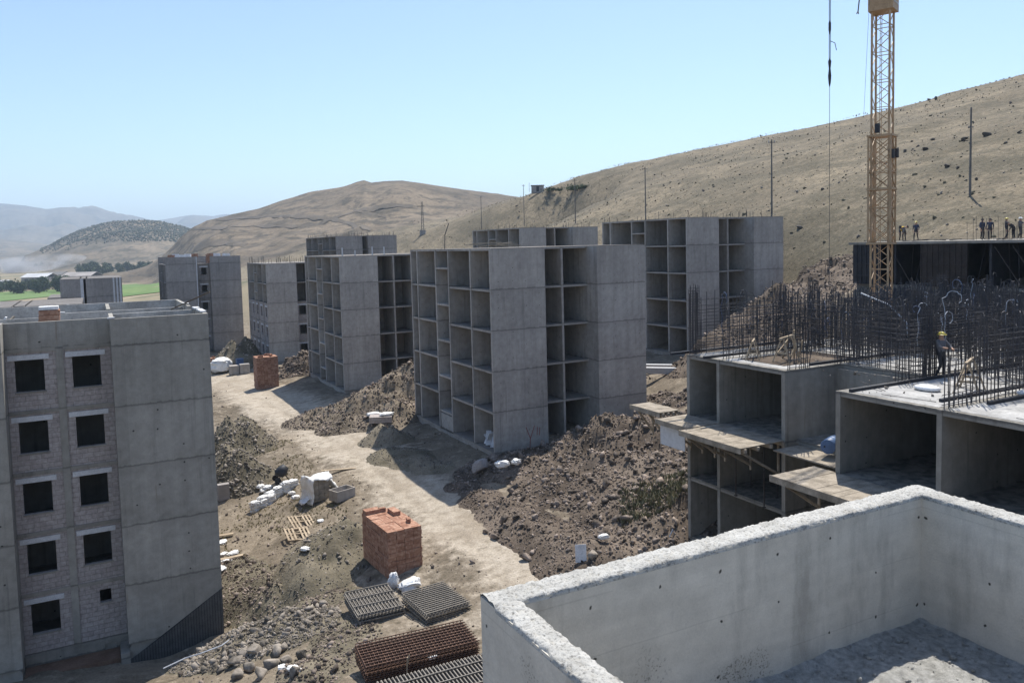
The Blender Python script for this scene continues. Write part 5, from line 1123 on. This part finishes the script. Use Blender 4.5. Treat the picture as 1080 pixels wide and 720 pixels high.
a, b_ = inv @ aty(909, -25, 49), inv @ aty(905, 12, 49); m = MB(); m.bar(a, b_, 0.04); m.bar(b_, b_ + Vector((0.12, 0.0, -0.15)), 0.03); m.bar(b_, b_ + Vector((-0.12, 0.05, -0.18)), 0.03); m.build('hanging_hook', 'rust', cr_o)

# ------------------------------------------------------------------ poles on the hillside
def pole(X, Yb, Yt, label, arm=True):
    p = at(X, Yb); d = p.y; h = (Yb - Yt) / FPX * d * 1.02
    o = empty('utility_pole', p, label, 'pole', RNG.uniform(-.3, .3), None)
    MB().tube([(0, 0, -0.3), (0, 0, h)], [0.13, 0.085], 8).build('post', 'pole', o)
    if arm: MB().beam((-0.55, 0, h - 0.4), (0.55, 0, h - 0.4), 0.08, 0.1).build('crossarm', 'pole', o); MB().tube([(-0.45, 0, h - 0.35), (-0.45, 0, h - 0.15)], 0.05, 6).build('insulator', 'lintel', o); MB().tube([(0.45, 0, h - 0.35), (0.45, 0, h - 0.15)], 0.05, 6).build('insulator', 'lintel', o)
pole(1023, 207, 117, 'tall utility pole on the hillside right of the crane', False)
pole(814, 226, 150, 'utility pole on the hillside above the right end of the rear right block')
pole(681, 232, 178, 'utility pole on the hillside above the left end of the rear right block')
pole(607, 235, 190, 'utility pole on the hillside behind the top-storey block')
pole(553, 238, 196, 'faint utility pole on the hillside, fourth from the crane going left')
pole(508, 240, 208, 'faintest utility pole, nearest the lattice tower in the saddle')
p = at(446, 247); d = p.y; h = (247 - 213) / FPX * d
o = empty('lattice_tower', p, 'small lattice tower with a box base in the saddle between the hills', 'tower'); h = max(h, 8)
m = MB()
for x, y in ((-.5, -.5), (.5, -.5), (.5, .5), (-.5, .5)): m.bar((x, y, h * 0.12), (x * 0.5, y * 0.5, h), 0.1)
for k in range(10):
    z0, z1 = h * (0.12 + 0.088 * k), h * (0.12 + 0.088 * (k + 1)); s0, s1 = 0.5 - 0.025 * k, 0.5 - 0.025 * (k + 1); m.bar((-s0, -s0, z0), (s1, -s1, z1), 0.05); m.bar((s0, -s0, z0), (-s1, -s1, z1), 0.05)
m.build('mast', 'pole', o); MB().box(-1.2, 1.2, -1.0, 1.0, -0.5, h * 0.13).build('base_box', 'shedwall', o); MB().beam((-2.2, 0, h * 0.86), (1.0, 0, h * 0.86), 0.2, 0.25).build('arm', 'pole', o)
p = at(567, 201)
o = empty('hilltop_hut', p, 'small flat-roofed hut on the skyline between two bushes', 'hut'); MB().box(-2.3, 2.3, -1.6, 1.6, -1, 1.7).build('wall', 'shedwall', o); MB().box(-2.5, 2.5, -1.8, 1.8, 1.7, 1.9).build('roof', 'pole', o); MB().box(-0.5, 0.5, -1.66, -1.62, -0.5, 1.4).build('door', 'form', o); MB().bar((-3.1, 0, -0.5), (-3.1, 0, 3), 0.08).build('post', 'pole', o)
for i, (X, Y, s) in enumerate(((580, 201, 2.0), (604, 200, 2.3), (612, 199, 2.0), (618, 198, 1.7), (525, 206, 2.2), (590, 201, 1.4))):
    s *= 0.6; p = at(X, Y); n_ = 260; c = RNG.normal(size=(n_, 3)) * np.array([0.8, 0.8, 0.45]) * s; c[:, 2] = np.abs(c[:, 2]); q2 = c[:, None] + RNG.normal(size=(n_, 3, 3)) * 0.22 * s
    o = empty('bush', p, 'dark round bush on the skyline near the hilltop hut', 'bush', 0, 'bushes on the skyline'); fastmesh('foliage', q2.reshape(-1, 3), np.arange(n_ * 3).reshape(-1, 3), 'leaf', o); MB().tube([(0, 0, -.3), (0, 0, .8 * s)], 0.08 * s, 5).build('stem', 'bark', o)

# ------------------------------------------------------------------ workers
def person(loc, rz, label, shirt, pose='stand', helmet=None, vest=False, scale=0.86):
    J = {'pelvis': (0, 0, .95), 'belly': (0, .02, 1.12), 'chest': (0, .02, 1.35), 'neck': (0, .03, 1.50), 'head': (0, .0, 1.60), 'crown': (0, 0, 1.72),
         'hl': (-.1, 0, .90), 'kl': (-.11, -.02, .50), 'al': (-.12, .03, .09), 'tl': (-.13, -.13, .04), 'hr': (.1, 0, .90), 'kr': (.12, -.04, .50), 'ar': (.14, .02, .09), 'tr': (.15, -.14, .04),
         'sl': (-.19, .02, 1.42), 'el': (-.25, .03, 1.14), 'wl': (-.23, -.08, .90), 'fl': (-.22, -.12, .80), 'sr': (.19, .02, 1.42), 'er': (.26, .02, 1.14), 'wr': (.22, -.12, .92), 'fr': (.2, -.17, .83)}
    if pose == 'bend':
        J.update(belly=(0, -.10, 1.05), chest=(0, -.30, 1.20), neck=(0, -.44, 1.25), head=(0, -.54, 1.27), crown=(0, -.66, 1.30), sl=(-.19, -.36, 1.2), sr=(.19, -.36, 1.2), el=(-.22, -.42, .92), er=(.22, -.42, .92), wl=(-.14, -.52, .68), wr=(.14, -.52, .68), fl=(-.12, -.55, .6), fr=(.12, -.55, .6))
    if pose == 'reach':
        J.update(el=(-.27, -.2, 1.22), wl=(-.22, -.42, 1.2), fl=(-.2, -.52, 1.2), er=(.27, -.18, 1.2), wr=(.15, -.4, 1.12), fr=(.12, -.5, 1.12), kl=(-.12, -.1, .52), al=(-.14, .1, .09), tl=(-.14, -.05, .04))
    if pose == 'stride': J.update(kl=(-.1, -.16, .52), al=(-.1, -.2, .09), tl=(-.1, -.36, .05), kr=(.1, .06, .5), ar=(.1, .28, .14), tr=(.1, .17, .05))
    names = list(J); R_ = dict(pelvis=.15, belly=.135, chest=.16, neck=.06, head=.095, crown=.075, hl=.095, kl=.062, al=.045, tl=.04, hr=.095, kr=.062, ar=.045, tr=.04, sl=.07, el=.047, wl=.035, fl=.035, sr=.07, er=.047, wr=.035, fr=.035)
    E_ = [('pelvis', 'belly'), ('belly', 'chest'), ('chest', 'neck'), ('neck', 'head'), ('head', 'crown'), ('pelvis', 'hl'), ('hl', 'kl'), ('kl', 'al'), ('al', 'tl'), ('pelvis', 'hr'), ('hr', 'kr'), ('kr', 'ar'), ('ar', 'tr'), ('chest', 'sl'), ('sl', 'el'), ('el', 'wl'), ('wl', 'fl'), ('chest', 'sr'), ('sr', 'er'), ('er', 'wr'), ('wr', 'fr')]
    me = bpy.data.meshes.new('person'); me.from_pydata([J[k] for k in names], [(names.index(a), names.index(b)) for a, b in E_], [])
    tmp = bpy.data.objects.new('person', me); COL.objects.link(tmp); md = tmp.modifiers.new('Skin', 'SKIN'); tmp.modifiers.new('Sub', 'SUBSURF').levels = 1
    for i, k in enumerate(names): sv = me.skin_vertices[0].data[i]; sv.radius = (R_[k], R_[k]); sv.use_root = (k == 'pelvis')
    dg = bpy.context.evaluated_depsgraph_get(); dg.update(); me2 = bpy.data.meshes.new_from_object(tmp.evaluated_get(dg)); bpy.data.objects.remove(tmp)
    me2.materials.clear()
    for mm in ('darkcloth', shirt, 'skin'): me2.materials.append(MAT[mm])
    Jv = {k: Vector(v) for k, v in J.items()}
    lab = dict(pelvis=0, belly=1, chest=1, neck=2, head=2, crown=2, hl=0, kl=0, al=0, tl=0, hr=0, kr=0, ar=0, tr=0, sl=1, el=1, wl=2, fl=2, sr=1, er=1, wr=2, fr=2)
    for pl in me2.polygons:
        pl.use_smooth = True; pl.material_index = lab[min(Jv, key=lambda k: (Jv[k] - pl.center).length)]
    root = bpy.data.objects.new('person', me2); COL.objects.link(root); root.location = loc; root.rotation_euler.z = rz; root.scale = (scale,) * 3
    tag(root, label, 'person')
    c = Jv['head'] * 0.35 + Jv['crown'] * 0.65; ax = (Jv['crown'] - Jv['head']).normalized()
    V, F = ico(2); keep = [f for f in F if (V[f].mean(0)[2] > -0.1)]; rot = Vector((0, 0, 1)).rotation_difference(ax).to_matrix()
    Vh = np.array([(rot @ Vector((v[0] * .125, v[1] * .145, v[2] * .11))) + c for v in V])
    q_ = fastmesh('helmet' if helmet else 'hair', Vh, np.array(keep), helmet or 'darkcloth', root, True)
    if helmet:
        m = MB(); ring = [(rot @ Vector((math.cos(t_) * .15, math.sin(t_) * .175 - .02, -0.005))) + c for t_ in np.linspace(0, 2 * math.pi, 17)]; m.tube(ring, 0.012, 5); m.build('brim', helmet, q_)
    if vest:
        a_, b2 = Jv['belly'], Jv['chest']; m = MB(); d_ = (b2 - a_); m.tube([a_ - d_ * .25, a_, a_ + d_ * .5, b2, b2 + d_ * .35], [.17, .17, .185, .185, .13], 14); m.build('vest', 'hivis', root, True)
    return root
p = aty(992.5, 397, 30.4); p.z = TOPZ + 0.005
person(p, 0.3, 'person in dark clothes and a yellow helmet standing among the steel bars', 'greycloth', 'reach', 'helmet', False, 1.0)
DZ = 19.51
def deckpt(X, dep):   # on the deck of the dark formwork building
    p = aty(X, 250, dep); return Vector((p.x, p.y, DZ))
for X, dep, rz, lab, sh, po, he, ve in [(949, 62.5, 1.2, 'person in a yellow vest bending down just right of the crane mast', 'greycloth', 'bend', None, True),
        (953.5, 62.0, -1.0, 'person in grey bending over beside the yellow vest', 'greycloth', 'bend', None, False),
        (966, 61.5, -0.8, 'person in dark clothes and yellow helmet standing alone on the formwork deck', 'navy', 'stride', 'helmet', False),
        (1036, 58, 0.2, 'person in navy standing left in the pair on the formwork deck', 'navy', 'stand', None, False),
        (1044, 57.5, -0.5, 'person in navy standing right in the pair on the formwork deck', 'navy', 'stride', None, False),
        (1061.5, 56.5, 0.8, 'person in navy wearing a yellow helmet on the formwork deck', 'navy', 'reach', 'helmet', False),
        (1069, 56.2, -1.5, 'person bending down second from the right edge on the formwork deck', 'darkcloth', 'bend', None, False),
        (1076, 56, 0.5, 'person in a white helmet at the right edge of the formwork deck', 'greycloth', 'reach', 'whitehelmet', False)]:
    person(deckpt(X, dep), rz, lab, sh, po, he, ve)

# ------------------------------------------------------------------ things on the ground by the road
def gp(X, Y, dz=0.0): p = at(X, Y); p.z += dz; return p
p = gp(407, 603)
st1 = brick_pile(Vector((0, 0, 0)), 1.95, 3.75, 2.6, 'large red clay brick stack beside the road, nearest', AZ, 2)
pl_ = atz(408, 612, 2.6); uu, vv = uvof(pl_); c = w(uu + 0.98, vv + 1.9); st1.location = (c.x, c.y, gz1(c.x, c.y) - 0.12); st1.rotation_euler.z = AZ + 0.06
for (x0, x1, y0, y1) in ((-0.95, -0.1, 1.3, 1.8), (0.3, 0.7, 0.3, 1.2)): MB().box(x0, x1, y0, y1, 2.58, 2.80).build('loose_course', 'brick_top', st1)
p = gp(283.5, 409.5); uu, vv = uvof(p); c = w(uu, vv + 1.2)
st2 = brick_pile((c.x, c.y, gz1(c.x, c.y) - 0.1), 2.6, 2.2, 4.0, 'tall red brick stack at the bend of the road, farther', AZ, 6)
p = gp(222, 384); brick_pile(p, 1.6, 1.2, 1.0, 'low red brick stack at the corner of the windowed block, far', AZ, 1)
# white sacks at the foot of the stack
def sack(loc, s, rz, label, mat='sack', group=None, tilt=(0, 0), name='sack'):
    V, F = ico(3); k3 = RNG.uniform(0, 50); nz_ = fbm(V[:, 0] * 2 + V[:, 2] * 1.3 + k3, V[:, 1] * 2 + V[:, 2] + k3, 0.55, 4, 0.6)
    V = np.sign(V) * np.abs(V) ** 0.62 * (1 + 0.42 * nz_)[:, None] * np.array(s); V[:, 2] *= 1 - 0.35 * np.clip(np.abs(V[:, 0]) / s[0], 0, 1) ** 2
    o = fastmesh(name, V, F, mat, None, True); o.location = loc + Vector((0, 0, s[2] * 0.8)); o.rotation_euler = (tilt[0], tilt[1], rz); return tag(o, label, 'sack', group)
sack(gp(415, 620), (0.26, 0.20, 0.46), 0.2, 'white sack standing upright against the near brick stack', tilt=(0.15, 0.1))
sack(gp(432, 621), (0.55, 0.38, 0.26), 0.3, 'white sack slumped right of the upright one by the brick stack', tilt=(0, -0.25))
# stacks of welded mesh
def mesh_stack(X, Y, Lx, Ly, rz, layers, sx, sy, mat, label, th=0.09, both=True, r=0.012):
    p = gp(X, Y); o = empty('mesh_stack', (p.x, p.y, p.z + 0.02), label, 'steel mesh stack', rz)
    for k in range(layers):
        m = MB(); z = 0.03 + k * th; jx, jy = RNG.normal(0, 0.03, 2)
        for x in np.arange(-Lx / 2, Lx / 2 + 1e-3, sx): m.bar((x + jx, -Ly / 2 + jy, z), (x + jx, Ly / 2 + jy, z), r)
        for y in np.arange(-Ly / 2, Ly / 2 + 1e-3, sy): m.bar((-Lx / 2 + jx, y + jy, z + r * 1.8), (Lx / 2 + jx, y + jy, z + r * 1.8), r)
        m.build('mesh_sheet', mat, o)
    return o
mesh_stack(395, 643, 2.2, 2.75, rad(25), 7, 0.165, 0.9, 'mesh_grey', 'stack of grey welded mesh sheets with one-way bars below the near brick stack', 0.08, r=0.03)
mesh_stack(460, 641, 2.2, 2.8, rad(32), 7, 0.19, 0.19, 'mesh_grey', 'square grid stack of grey welded mesh, right of the one-way stack', 0.08, r=0.028)
mesh_stack(441, 695, 4.7, 2.0, rad(23.5), 9, 0.17, 0.22, 'rust', 'long rusty mesh cage bundle near the bottom edge', 0.08, r=0.024)
mesh_stack(466, 722, 4.6, 2.0, rad(26), 4, 0.15, 0.7, 'mesh_grey', 'grey mesh bundle at the bottom edge beside the near parapet', 0.08, r=0.03)
p = gp(429, 712); o = MB(); o.beam((0, 0, 0), (0.05, 0.02, 0.75), 0.07, 0.05); o.beam((0.05, 0, 0.5), (0.12, 0.1, 0.8), 0.05, 0.04); o = o.build('wood_stake', 'wood'); o.location = p; tag(o, 'pale wooden stake standing in front of the rusty mesh bundle', 'stake')
sack(gp(457, 702, 0.35), (0.22, 0.14, 0.06), 0.7, 'white plastic scrap caught on the rusty mesh bundle', 'plastic', name='plastic_scrap')
# wrapped pallet of blocks, sack row, box, machine
p = gp(336, 526); o = empty('wrapped_pallet', p, 'pallet of buff blocks half wrapped in torn white plastic', 'pallet', AZ + 0.25)
for k in range(4):
    for i in range(3):
        for j in range(2): MB().box(-0.62 + i * 0.42, -0.22 + i * 0.42, -0.5 + j * 0.52, 0.0 + j * 0.52, 0.14 + k * 0.34, 0.14 + k * 0.34 + 0.325).build('block', 'soil_tan' if False else 'deckwood', o)
MB().box(-0.7, 0.7, -0.55, 0.55, 0.02, 0.13).build('pallet_base', 'wood', o)
def drape(name, fn, n, mt, par_):
    g = np.linspace(0, 1, n); U_, V_ = np.meshgrid(g, g); Pp = np.array([fn(a, b) for a, b in zip(U_.ravel(), V_.ravel())]); Pp += RNG.normal(0, 0.025, Pp.shape)
    i3 = np.arange(n * n).reshape(n, n); Q = np.stack([i3[:-1, :-1], i3[:-1, 1:], i3[1:, 1:], i3[1:, :-1]], -1).reshape(-1, 4)
    q = fastmesh(name, Pp, Q, mt, par_, False); md = q.modifiers.new('Solid', 'SOLIDIFY'); md.thickness = 0.015; return q
drape('plastic_wrap', lambda a, b: (-0.95 - 0.1 * math.sin(7 * b) + 0.3 * a * a + 0.12 * math.sin(5 * a), -0.9 + 1.7 * b, 1.75 * a * (1 - 0.15 * (b - 0.5) ** 2)), 14, 'plastic', o)
drape('plastic_wrap', lambda a, b: (-0.85 + 1.7 * b, -0.62 + 1.3 * a, 1.62 + 0.10 * math.sin(6 * b + 4 * a) - 0.5 * max(0, a - 0.75) - 0.35 * max(0, 0.12 - a) * 4), 14, 'plastic', o)
drape('plastic_wrap', lambda a, b: (0.78 + 0.9 * a + 0.1 * math.sin(9 * b), -0.3 + 1.1 * b, max(0.05, 1.25 - 1.15 * a + 0.15 * math.sin(6 * b))), 14, 'plastic', o)
drape('plastic_wrap', lambda a, b: (-1.5 + 0.8 * a, -0.75 + 0.8 * b, 0.1 + 0.35 * a + 0.1 * math.sin(8 * b + 3 * a)), 10, 'plastic', o)
p = gp(361, 526); o = empty('grey_crate', p, 'open grey crate right of the wrapped pallet', 'crate', AZ + 0.35)
m = MB(); m.box(-0.75, 0.75, -0.5, -0.44, 0, 0.75); m.box(-0.75, 0.75, 0.44, 0.5, 0, 0.75); m.box(-0.75, -0.69, -0.44, 0.44, 0, 0.75); m.box(0.69, 0.75, -0.44, 0.44, 0, 0.75); m.box(-0.69, 0.69, -0.44, 0.44, 0, 0.4); m.build('crate_body', 'conc', o)
for i in range(3):
    for k in range(5):
        for j in range(2):
            p = gp(270 + k * 8, 538 - k * 5.2); 
            if j * 10 + k < 15: sack(p + Vector((j * 0.35, j * 0.4, i * 0.26 - 0.1)), (0.42, 0.28, 0.16), 0.9 + RNG.normal(0, .12), 'white sack in the long low row of sacks left of the wrapped pallet', 'plastic', 'row of white sacks')
for X, Y, s in ((283, 516, .35), (275, 514, .3), (278, 519, .28), (312, 526, .3), (308, 521, .25)): sack(gp(X, Y), (s, s * 0.8, s * 0.5), RNG.uniform(0, 3), 'crumpled white bag lying near the sack row', 'plastic', 'crumpled bags by the sacks')
p = gp(297, 508); o = empty('mortar_mixer', p, 'dark small mortar mixer behind the row of white sacks', 'mixer', 0.5)
m = MB(); m.tube([(-0.25, 0, 0.5), (-0.2, 0, 0.62), (0.1, 0, 0.85), (0.38, 0, 1.15)], [0.2, 0.4, 0.42, 0.26], 14); m.build('drum', 'form', o, True)
for s in (-1, 1): MB().tube([(-0.35, 0.42 * s, 0.24), (-0.35, 0.50 * s, 0.24)], 0.24, 14).build('wheel', 'black', o); MB().beam((-0.35, 0.4 * s, 0.24), (0.1, 0.3 * s, 0.85), 0.06, 0.06).build('frame', 'form_rust', o); MB().beam((0.1, 0.3 * s, 0.8), (0.6, 0.35 * s, 0.0), 0.05, 0.05).build('leg', 'form_rust', o)
# broken pallets
def pallet(X, Y, rz, label, tilt=0.1, dz=0.12):
    o = empty('wood_pallet', gp(X, Y, dz), label, 'pallet', rz); o.rotation_euler = (tilt, 0.12, rz)
    for k in (0, 1, 2, 4, 5, 6): MB().box(-0.75 + k * 0.23, -0.75 + k * 0.23 + 0.12, -0.75, 0.75, 0.1, 0.13).build('slat', 'wood', o)
    for y in (-0.7, 0, 0.62): MB().box(-0.76, 0.74, y, y + 0.09, 0.0, 0.098).build('bearer', 'wood', o)
pallet(318, 553, 0.6, 'broken timber pallet lying on the bank, upper of the two', 0.25); pallet(314, 566, 0.5, 'broken timber pallet lying on the bank, lower of the two', 0.2)
for k, (X, Y, L_, a, lab) in enumerate([(505, 585, 0.0, 0, ''), (243, 590, 1.5, 0.4, 'pale board lying by the white scraps below the windowed block corner'), (238, 566, 1.0, 0.2, 'pale board against the lower edge of the windowed block'), (300, 503, 0, 0, ''), (357, 497, 2.6, 0.1, 'reddish plank lying across the track above the sack row')]):
    if L_: o = MB(); o.beam((-L_ / 2, 0, 0), (L_ / 2, 0, 0.08), 0.3, 0.05); o = o.build('board', 'wood'); o.location = gp(X, Y, 0.12); o.rotation_euler.z = a; tag(o, lab, 'board')
for k, (X, Y) in enumerate([(236, 585), (240, 592), (233, 600), (235, 572), (246, 584), (338, 550), (322, 580), (298, 705), (310, 707)]):
    sack(gp(X, Y), (RNG.uniform(.18, .4), RNG.uniform(.15, .3), .09), RNG.uniform(0, 3), 'white plastic scrap littering the ground below the windowed block corner' if k < 5 else 'white plastic scrap lying among the stones', 'plastic', 'plastic litter by the block corner' if k < 5 else 'plastic litter among the stones', name='plastic_scrap')
o = MB(); o.box(-0.4, 0.4, -0.25, 0.25, 0, 1.2); o = o.build('utility_box', 'shedwall'); o.location = gp(236, 524, -0.1); o.rotation_euler.z = AZ; tag(o, 'grey box standing at the right edge of the windowed block', 'box')
o = MB(); o.box(-0.28, 0.28, -0.02, 0.02, 0, 0.85); o = o.build('white_board', 'sack'); o.location = gp(613, 592, -0.05); o.rotation_euler = (-0.25, 0.05, 0.2); tag(o, 'upright white board at the heap foot, just over the parapet', 'board')
sack(gp(637, 572, 0.2), (0.28, 0.16, 0.14), 0.4, 'small white scrap on the heap foot right of the white board', 'plastic', name='plastic_scrap')
sack(gp(530, 509, 1.1), (0.5, 0.28, 0.22), 0.3, 'white sack on the left crest of the largest heap', 'plastic')
sack(gp(545, 508, 1.2), (0.35, 0.25, 0.18), 0.9, 'smaller white sack on the left crest of the largest heap', 'plastic')
sack(gp(396, 439, 0.2), (0.8, 0.4, 0.16), 0.1, 'white wrap left on the pallet before the tan heap', 'plastic'); sack(gp(408, 440, 0.2), (0.6, 0.4, 0.14), 0.4, 'smaller white wrap right on the pallet before the tan heap', 'plastic')
o = MB(); o.box(-1.0, 1.0, -0.7, 0.7, 0, 0.55); o = o.build('block_stack', 'block'); o.location = gp(402, 444, -0.05); o.rotation_euler.z = 0.1; tag(o, 'low stack of greyish blocks before the tan heap', 'block stack')
# far road-side goods
sack(gp(233, 390), (1.5, 1.1, 1.0), 0.3, 'large white wrapped bundle by the road at the far left bend', 'plastic', name='wrapped_bundle')
for X, Y, s, lab in ((247, 395, 1.2, 'grey block pallet left of the pair by the far brick stack'), (258, 394, 1.3, 'grey block pallet right of the pair by the far brick stack'), (253, 386, 1.0, 'dark wrapped block pallet behind the pair by the far brick stack')):
    o = empty('block_pallet', gp(X, Y), lab, 'block pallet', AZ); dk = 'behind' in lab
    for k in range(4): MB().box(-s * .5, s * .5, -s * .5, s * .5, 0.15 + k * s * .25, 0.15 + (k + 1) * s * .25 - 0.02).build('block_course', 'barrel' if dk else 'conc', o)
    MB().box(-s * .52, s * .52, -s * .52, s * .52, 0, 0.14).build('pallet_base', 'wood', o)
# white boards in the bottom cell of B1
o = empty('board_pile', w(25.33 + 0.9, 51.3 + 2.2, 4.79), 'pile of white board offcuts in a bottom cell of the nearest open-celled block', 'boards', AZ)
for k in range(12): a = RNG.uniform(-.5, .5); MB().beam((RNG.uniform(-.4, .4), RNG.uniform(-1.2, 1.2), 0.05), (RNG.uniform(-.4, .4), RNG.uniform(-1.2, 1.2), RNG.uniform(0.5, 1.15)), 0.4, 0.06).build('offcut', 'sack', o)
# concrete beams behind B1
for k, (X, Y) in enumerate(((702, 390), (704, 394))):
    o = MB(); o.box(-2.6, 2.6, -0.25, 0.25, 0, 0.55); o = o.build('concrete_beam', 'lintel'); o.location = gp(X, Y); o.rotation_euler.z = -0.25; tag(o, 'precast pale beam lying right of the nearest open-celled block, %s of two' % ('rear' if k == 0 else 'front'), 'beam')
o = MB(); o.tube([(0, 0, 0), (0.2, 0.1, 0.35), (0.3, 0.15, 0.1), (0.9, 0.3, 0.05), (1.6, 0.2, 0.04)], 0.03, 6); o = o.build('hose', 'conduit'); o.location = gp(706, 568, 0.1); tag(o, 'pale hose end curling at the foot of the unfinished frame', 'hose')
o = MB(); o.tube([(-1.2, -.3, 0.0), (-.5, .5, 0.05), (.1, .8, 0.1), (.8, 1.6, .05), (1.0, 2.4, 0.0)], 0.03, 6); o = o.build('pipe_end', 'conduit'); o.location = gp(203, 712, 0.55); tag(o, 'pale blue pipe snaking over the rubble at the bottom left', 'pipe')

# ------------------------------------------------------------------ near parapet roof
pr = place('parapet_roof', 0, 0, 16.3, 'roof corner with raw concrete parapets right below the camera', 'building')
def rough_wall(name, u0, u1, v0, v1, h, along, outer_ext=0.0, mat='parapet', z0=0.0):
    """a wall box whose top is a ragged, crumbling strip (real geometry)"""
    L = (u1 - u0) if along == 'u' else (v1 - v0); n_ = int(L / 0.016); T = (v1 - v0) if along == 'u' else (u1 - u0); k_ = 13
    m = MB(); m.box(u0, u1, v0, v1, z0, h - 0.03); o = m.build(name, mat, pr)
    S, C = np.meshgrid(np.linspace(0, L, n_), np.linspace(0, T, k_), indexing='ij')
    ws = fbm(S + (u0 + v0) * 13, C * 3, 0.35, 4) * 0.022
    edge = np.minimum(C, T - C) / (T / 2)
    Zt = h + fbm(S + u0 * 7, C + v0 * 5, 0.06, 5, 0.7) * 0.007 + fbm(S, C * 0, 0.8, 3) * 0.010 - (1 - np.clip(edge * 2.2, 0, 1)) * (0.010 + 0.016 * np.abs(fbm(S, C, 0.12, 3)))
    Zt = Zt + RNG.normal(0, 0.0028, Zt.shape) - 0.016 * (RNG.random(Zt.shape) < 0.04)
    cj = C + np.where((C > 0) & (C < T), 0, 1) * (fbm(S, C + 3, 0.09, 4, 0.6) * 0.018 + ws * 0.4)
    if along == 'u': X, Y = u0 + S, v0 + cj
    else: X, Y = u0 + cj, v0 + S
    V = np.stack([X, Y, Zt], -1); sk0 = V[:, 0].copy(); sk1 = V[:, -1].copy(); sk0[:, 2] = h - 0.055; sk1[:, 2] = h - 0.055
    if along == 'u': sk0[:, 1] = v0 - 0.002; sk1[:, 1] = v1 + 0.002
    else: sk0[:, 0] = u0 - 0.002; sk1[:, 0] = u1 + 0.002
    V = np.concatenate([sk0[:, None], V, sk1[:, None]], 1); kk = V.shape[1]
    i3 = np.arange(n_ * kk).reshape(n_, kk); Q = np.stack([i3[:-1, :-1], i3[1:, :-1], i3[1:, 1:], i3[:-1, 1:]], -1).reshape(-1, 4)
    if along == 'v': Q = Q[:, ::-1]
    q = fastmesh('broken_edge', V.reshape(-1, 3), Q, 'crumble', o, True)
    return o
PH = 1.265
rough_wall('parapet', 2.29, 7.02, 4.70, 4.93, PH, 'u')
rough_wall('parapet', 2.29, 2.485, -0.2, 4.70, PH, 'v')
rough_wall('parapet', 6.80, 7.02, -0.2, 4.70, PH, 'v')
# gritty roof floor, real unevenness
n_ = 150; S, C = np.meshgrid(np.linspace(2.485, 6.80, n_), np.linspace(-0.2, 4.70, n_), indexing='ij')
eg = np.minimum(np.minimum(S - 2.485, 6.8 - S), 4.7 - C); Zf = fbm(S, C, 0.25, 5, 0.65) * 0.03 + 0.02 + 0.05 * np.exp(-np.clip(eg, 0, None) / 0.06) * (0.5 + 0.5 * fbm(S, C, 0.3, 3))
i3 = np.arange(n_ * n_).reshape(n_, n_); Q = np.stack([i3[:-1, :-1], i3[1:, :-1], i3[1:, 1:], i3[:-1, 1:]], -1).reshape(-1, 4)
fl = fastmesh('roof_floor', np.stack([S, C, Zf], -1).reshape(-1, 3), Q, 'gritty', pr, True)
Pq = np.column_stack([RNG.uniform(2.5, 6.78, 5200), RNG.uniform(0.5, 4.68, 5200)]); wts = np.exp(-np.minimum(6.8 - Pq[:, 0], 4.7 - Pq[:, 1]) / 0.5); Pq = Pq[RNG.random(len(Pq)) < 0.25 + 0.75 * wts]
g = rock_cloud('loose_grit', np.column_stack([Pq, np.full(len(Pq), 0.03)]), powsize(len(Pq), 0.007, 0.045, 2.2), 'gritty', pr); g['kind'] = 'stuff'
MB().box(2.30, 7.0, -14, 4.92, -0.25, -0.004).build('roof_slab', 'parapet', pr)
MB().box(2.30, 7.01, -14, 4.925, -13.5, -0.255).build('outer_wall', 'conc', pr)
MB().box(-2.4, 2.29, -14, 3.3, -13.5, -0.3).build('outer_wall', 'conc', pr); MB().box(-7.0, -2.41, -14, 0.2, -13.5, -0.3).build('outer_wall', 'conc', pr)
MB().box(-7, 2.2, -14, -0.8, -0.29, 1.95).build('stair_tower', 'conc', pr)

# ------------------------------------------------------------------ haze
def haze():
    m = MB(); m.box(-9900, 9900, -3900, 11500, -26, 560)
    t = NT('haze_air'); vol = t.n('ShaderNodeVolumePrincipled', {'Color': (0.68, 0.84, 1.0, 1), 'Density': 0.00015, 'Anisotropy': 0.15}); t.t.links.new(vol.outputs[0], t.out.inputs['Volume'])
    o = m.build('haze', t.m); tag(o, kind='stuff')
haze()
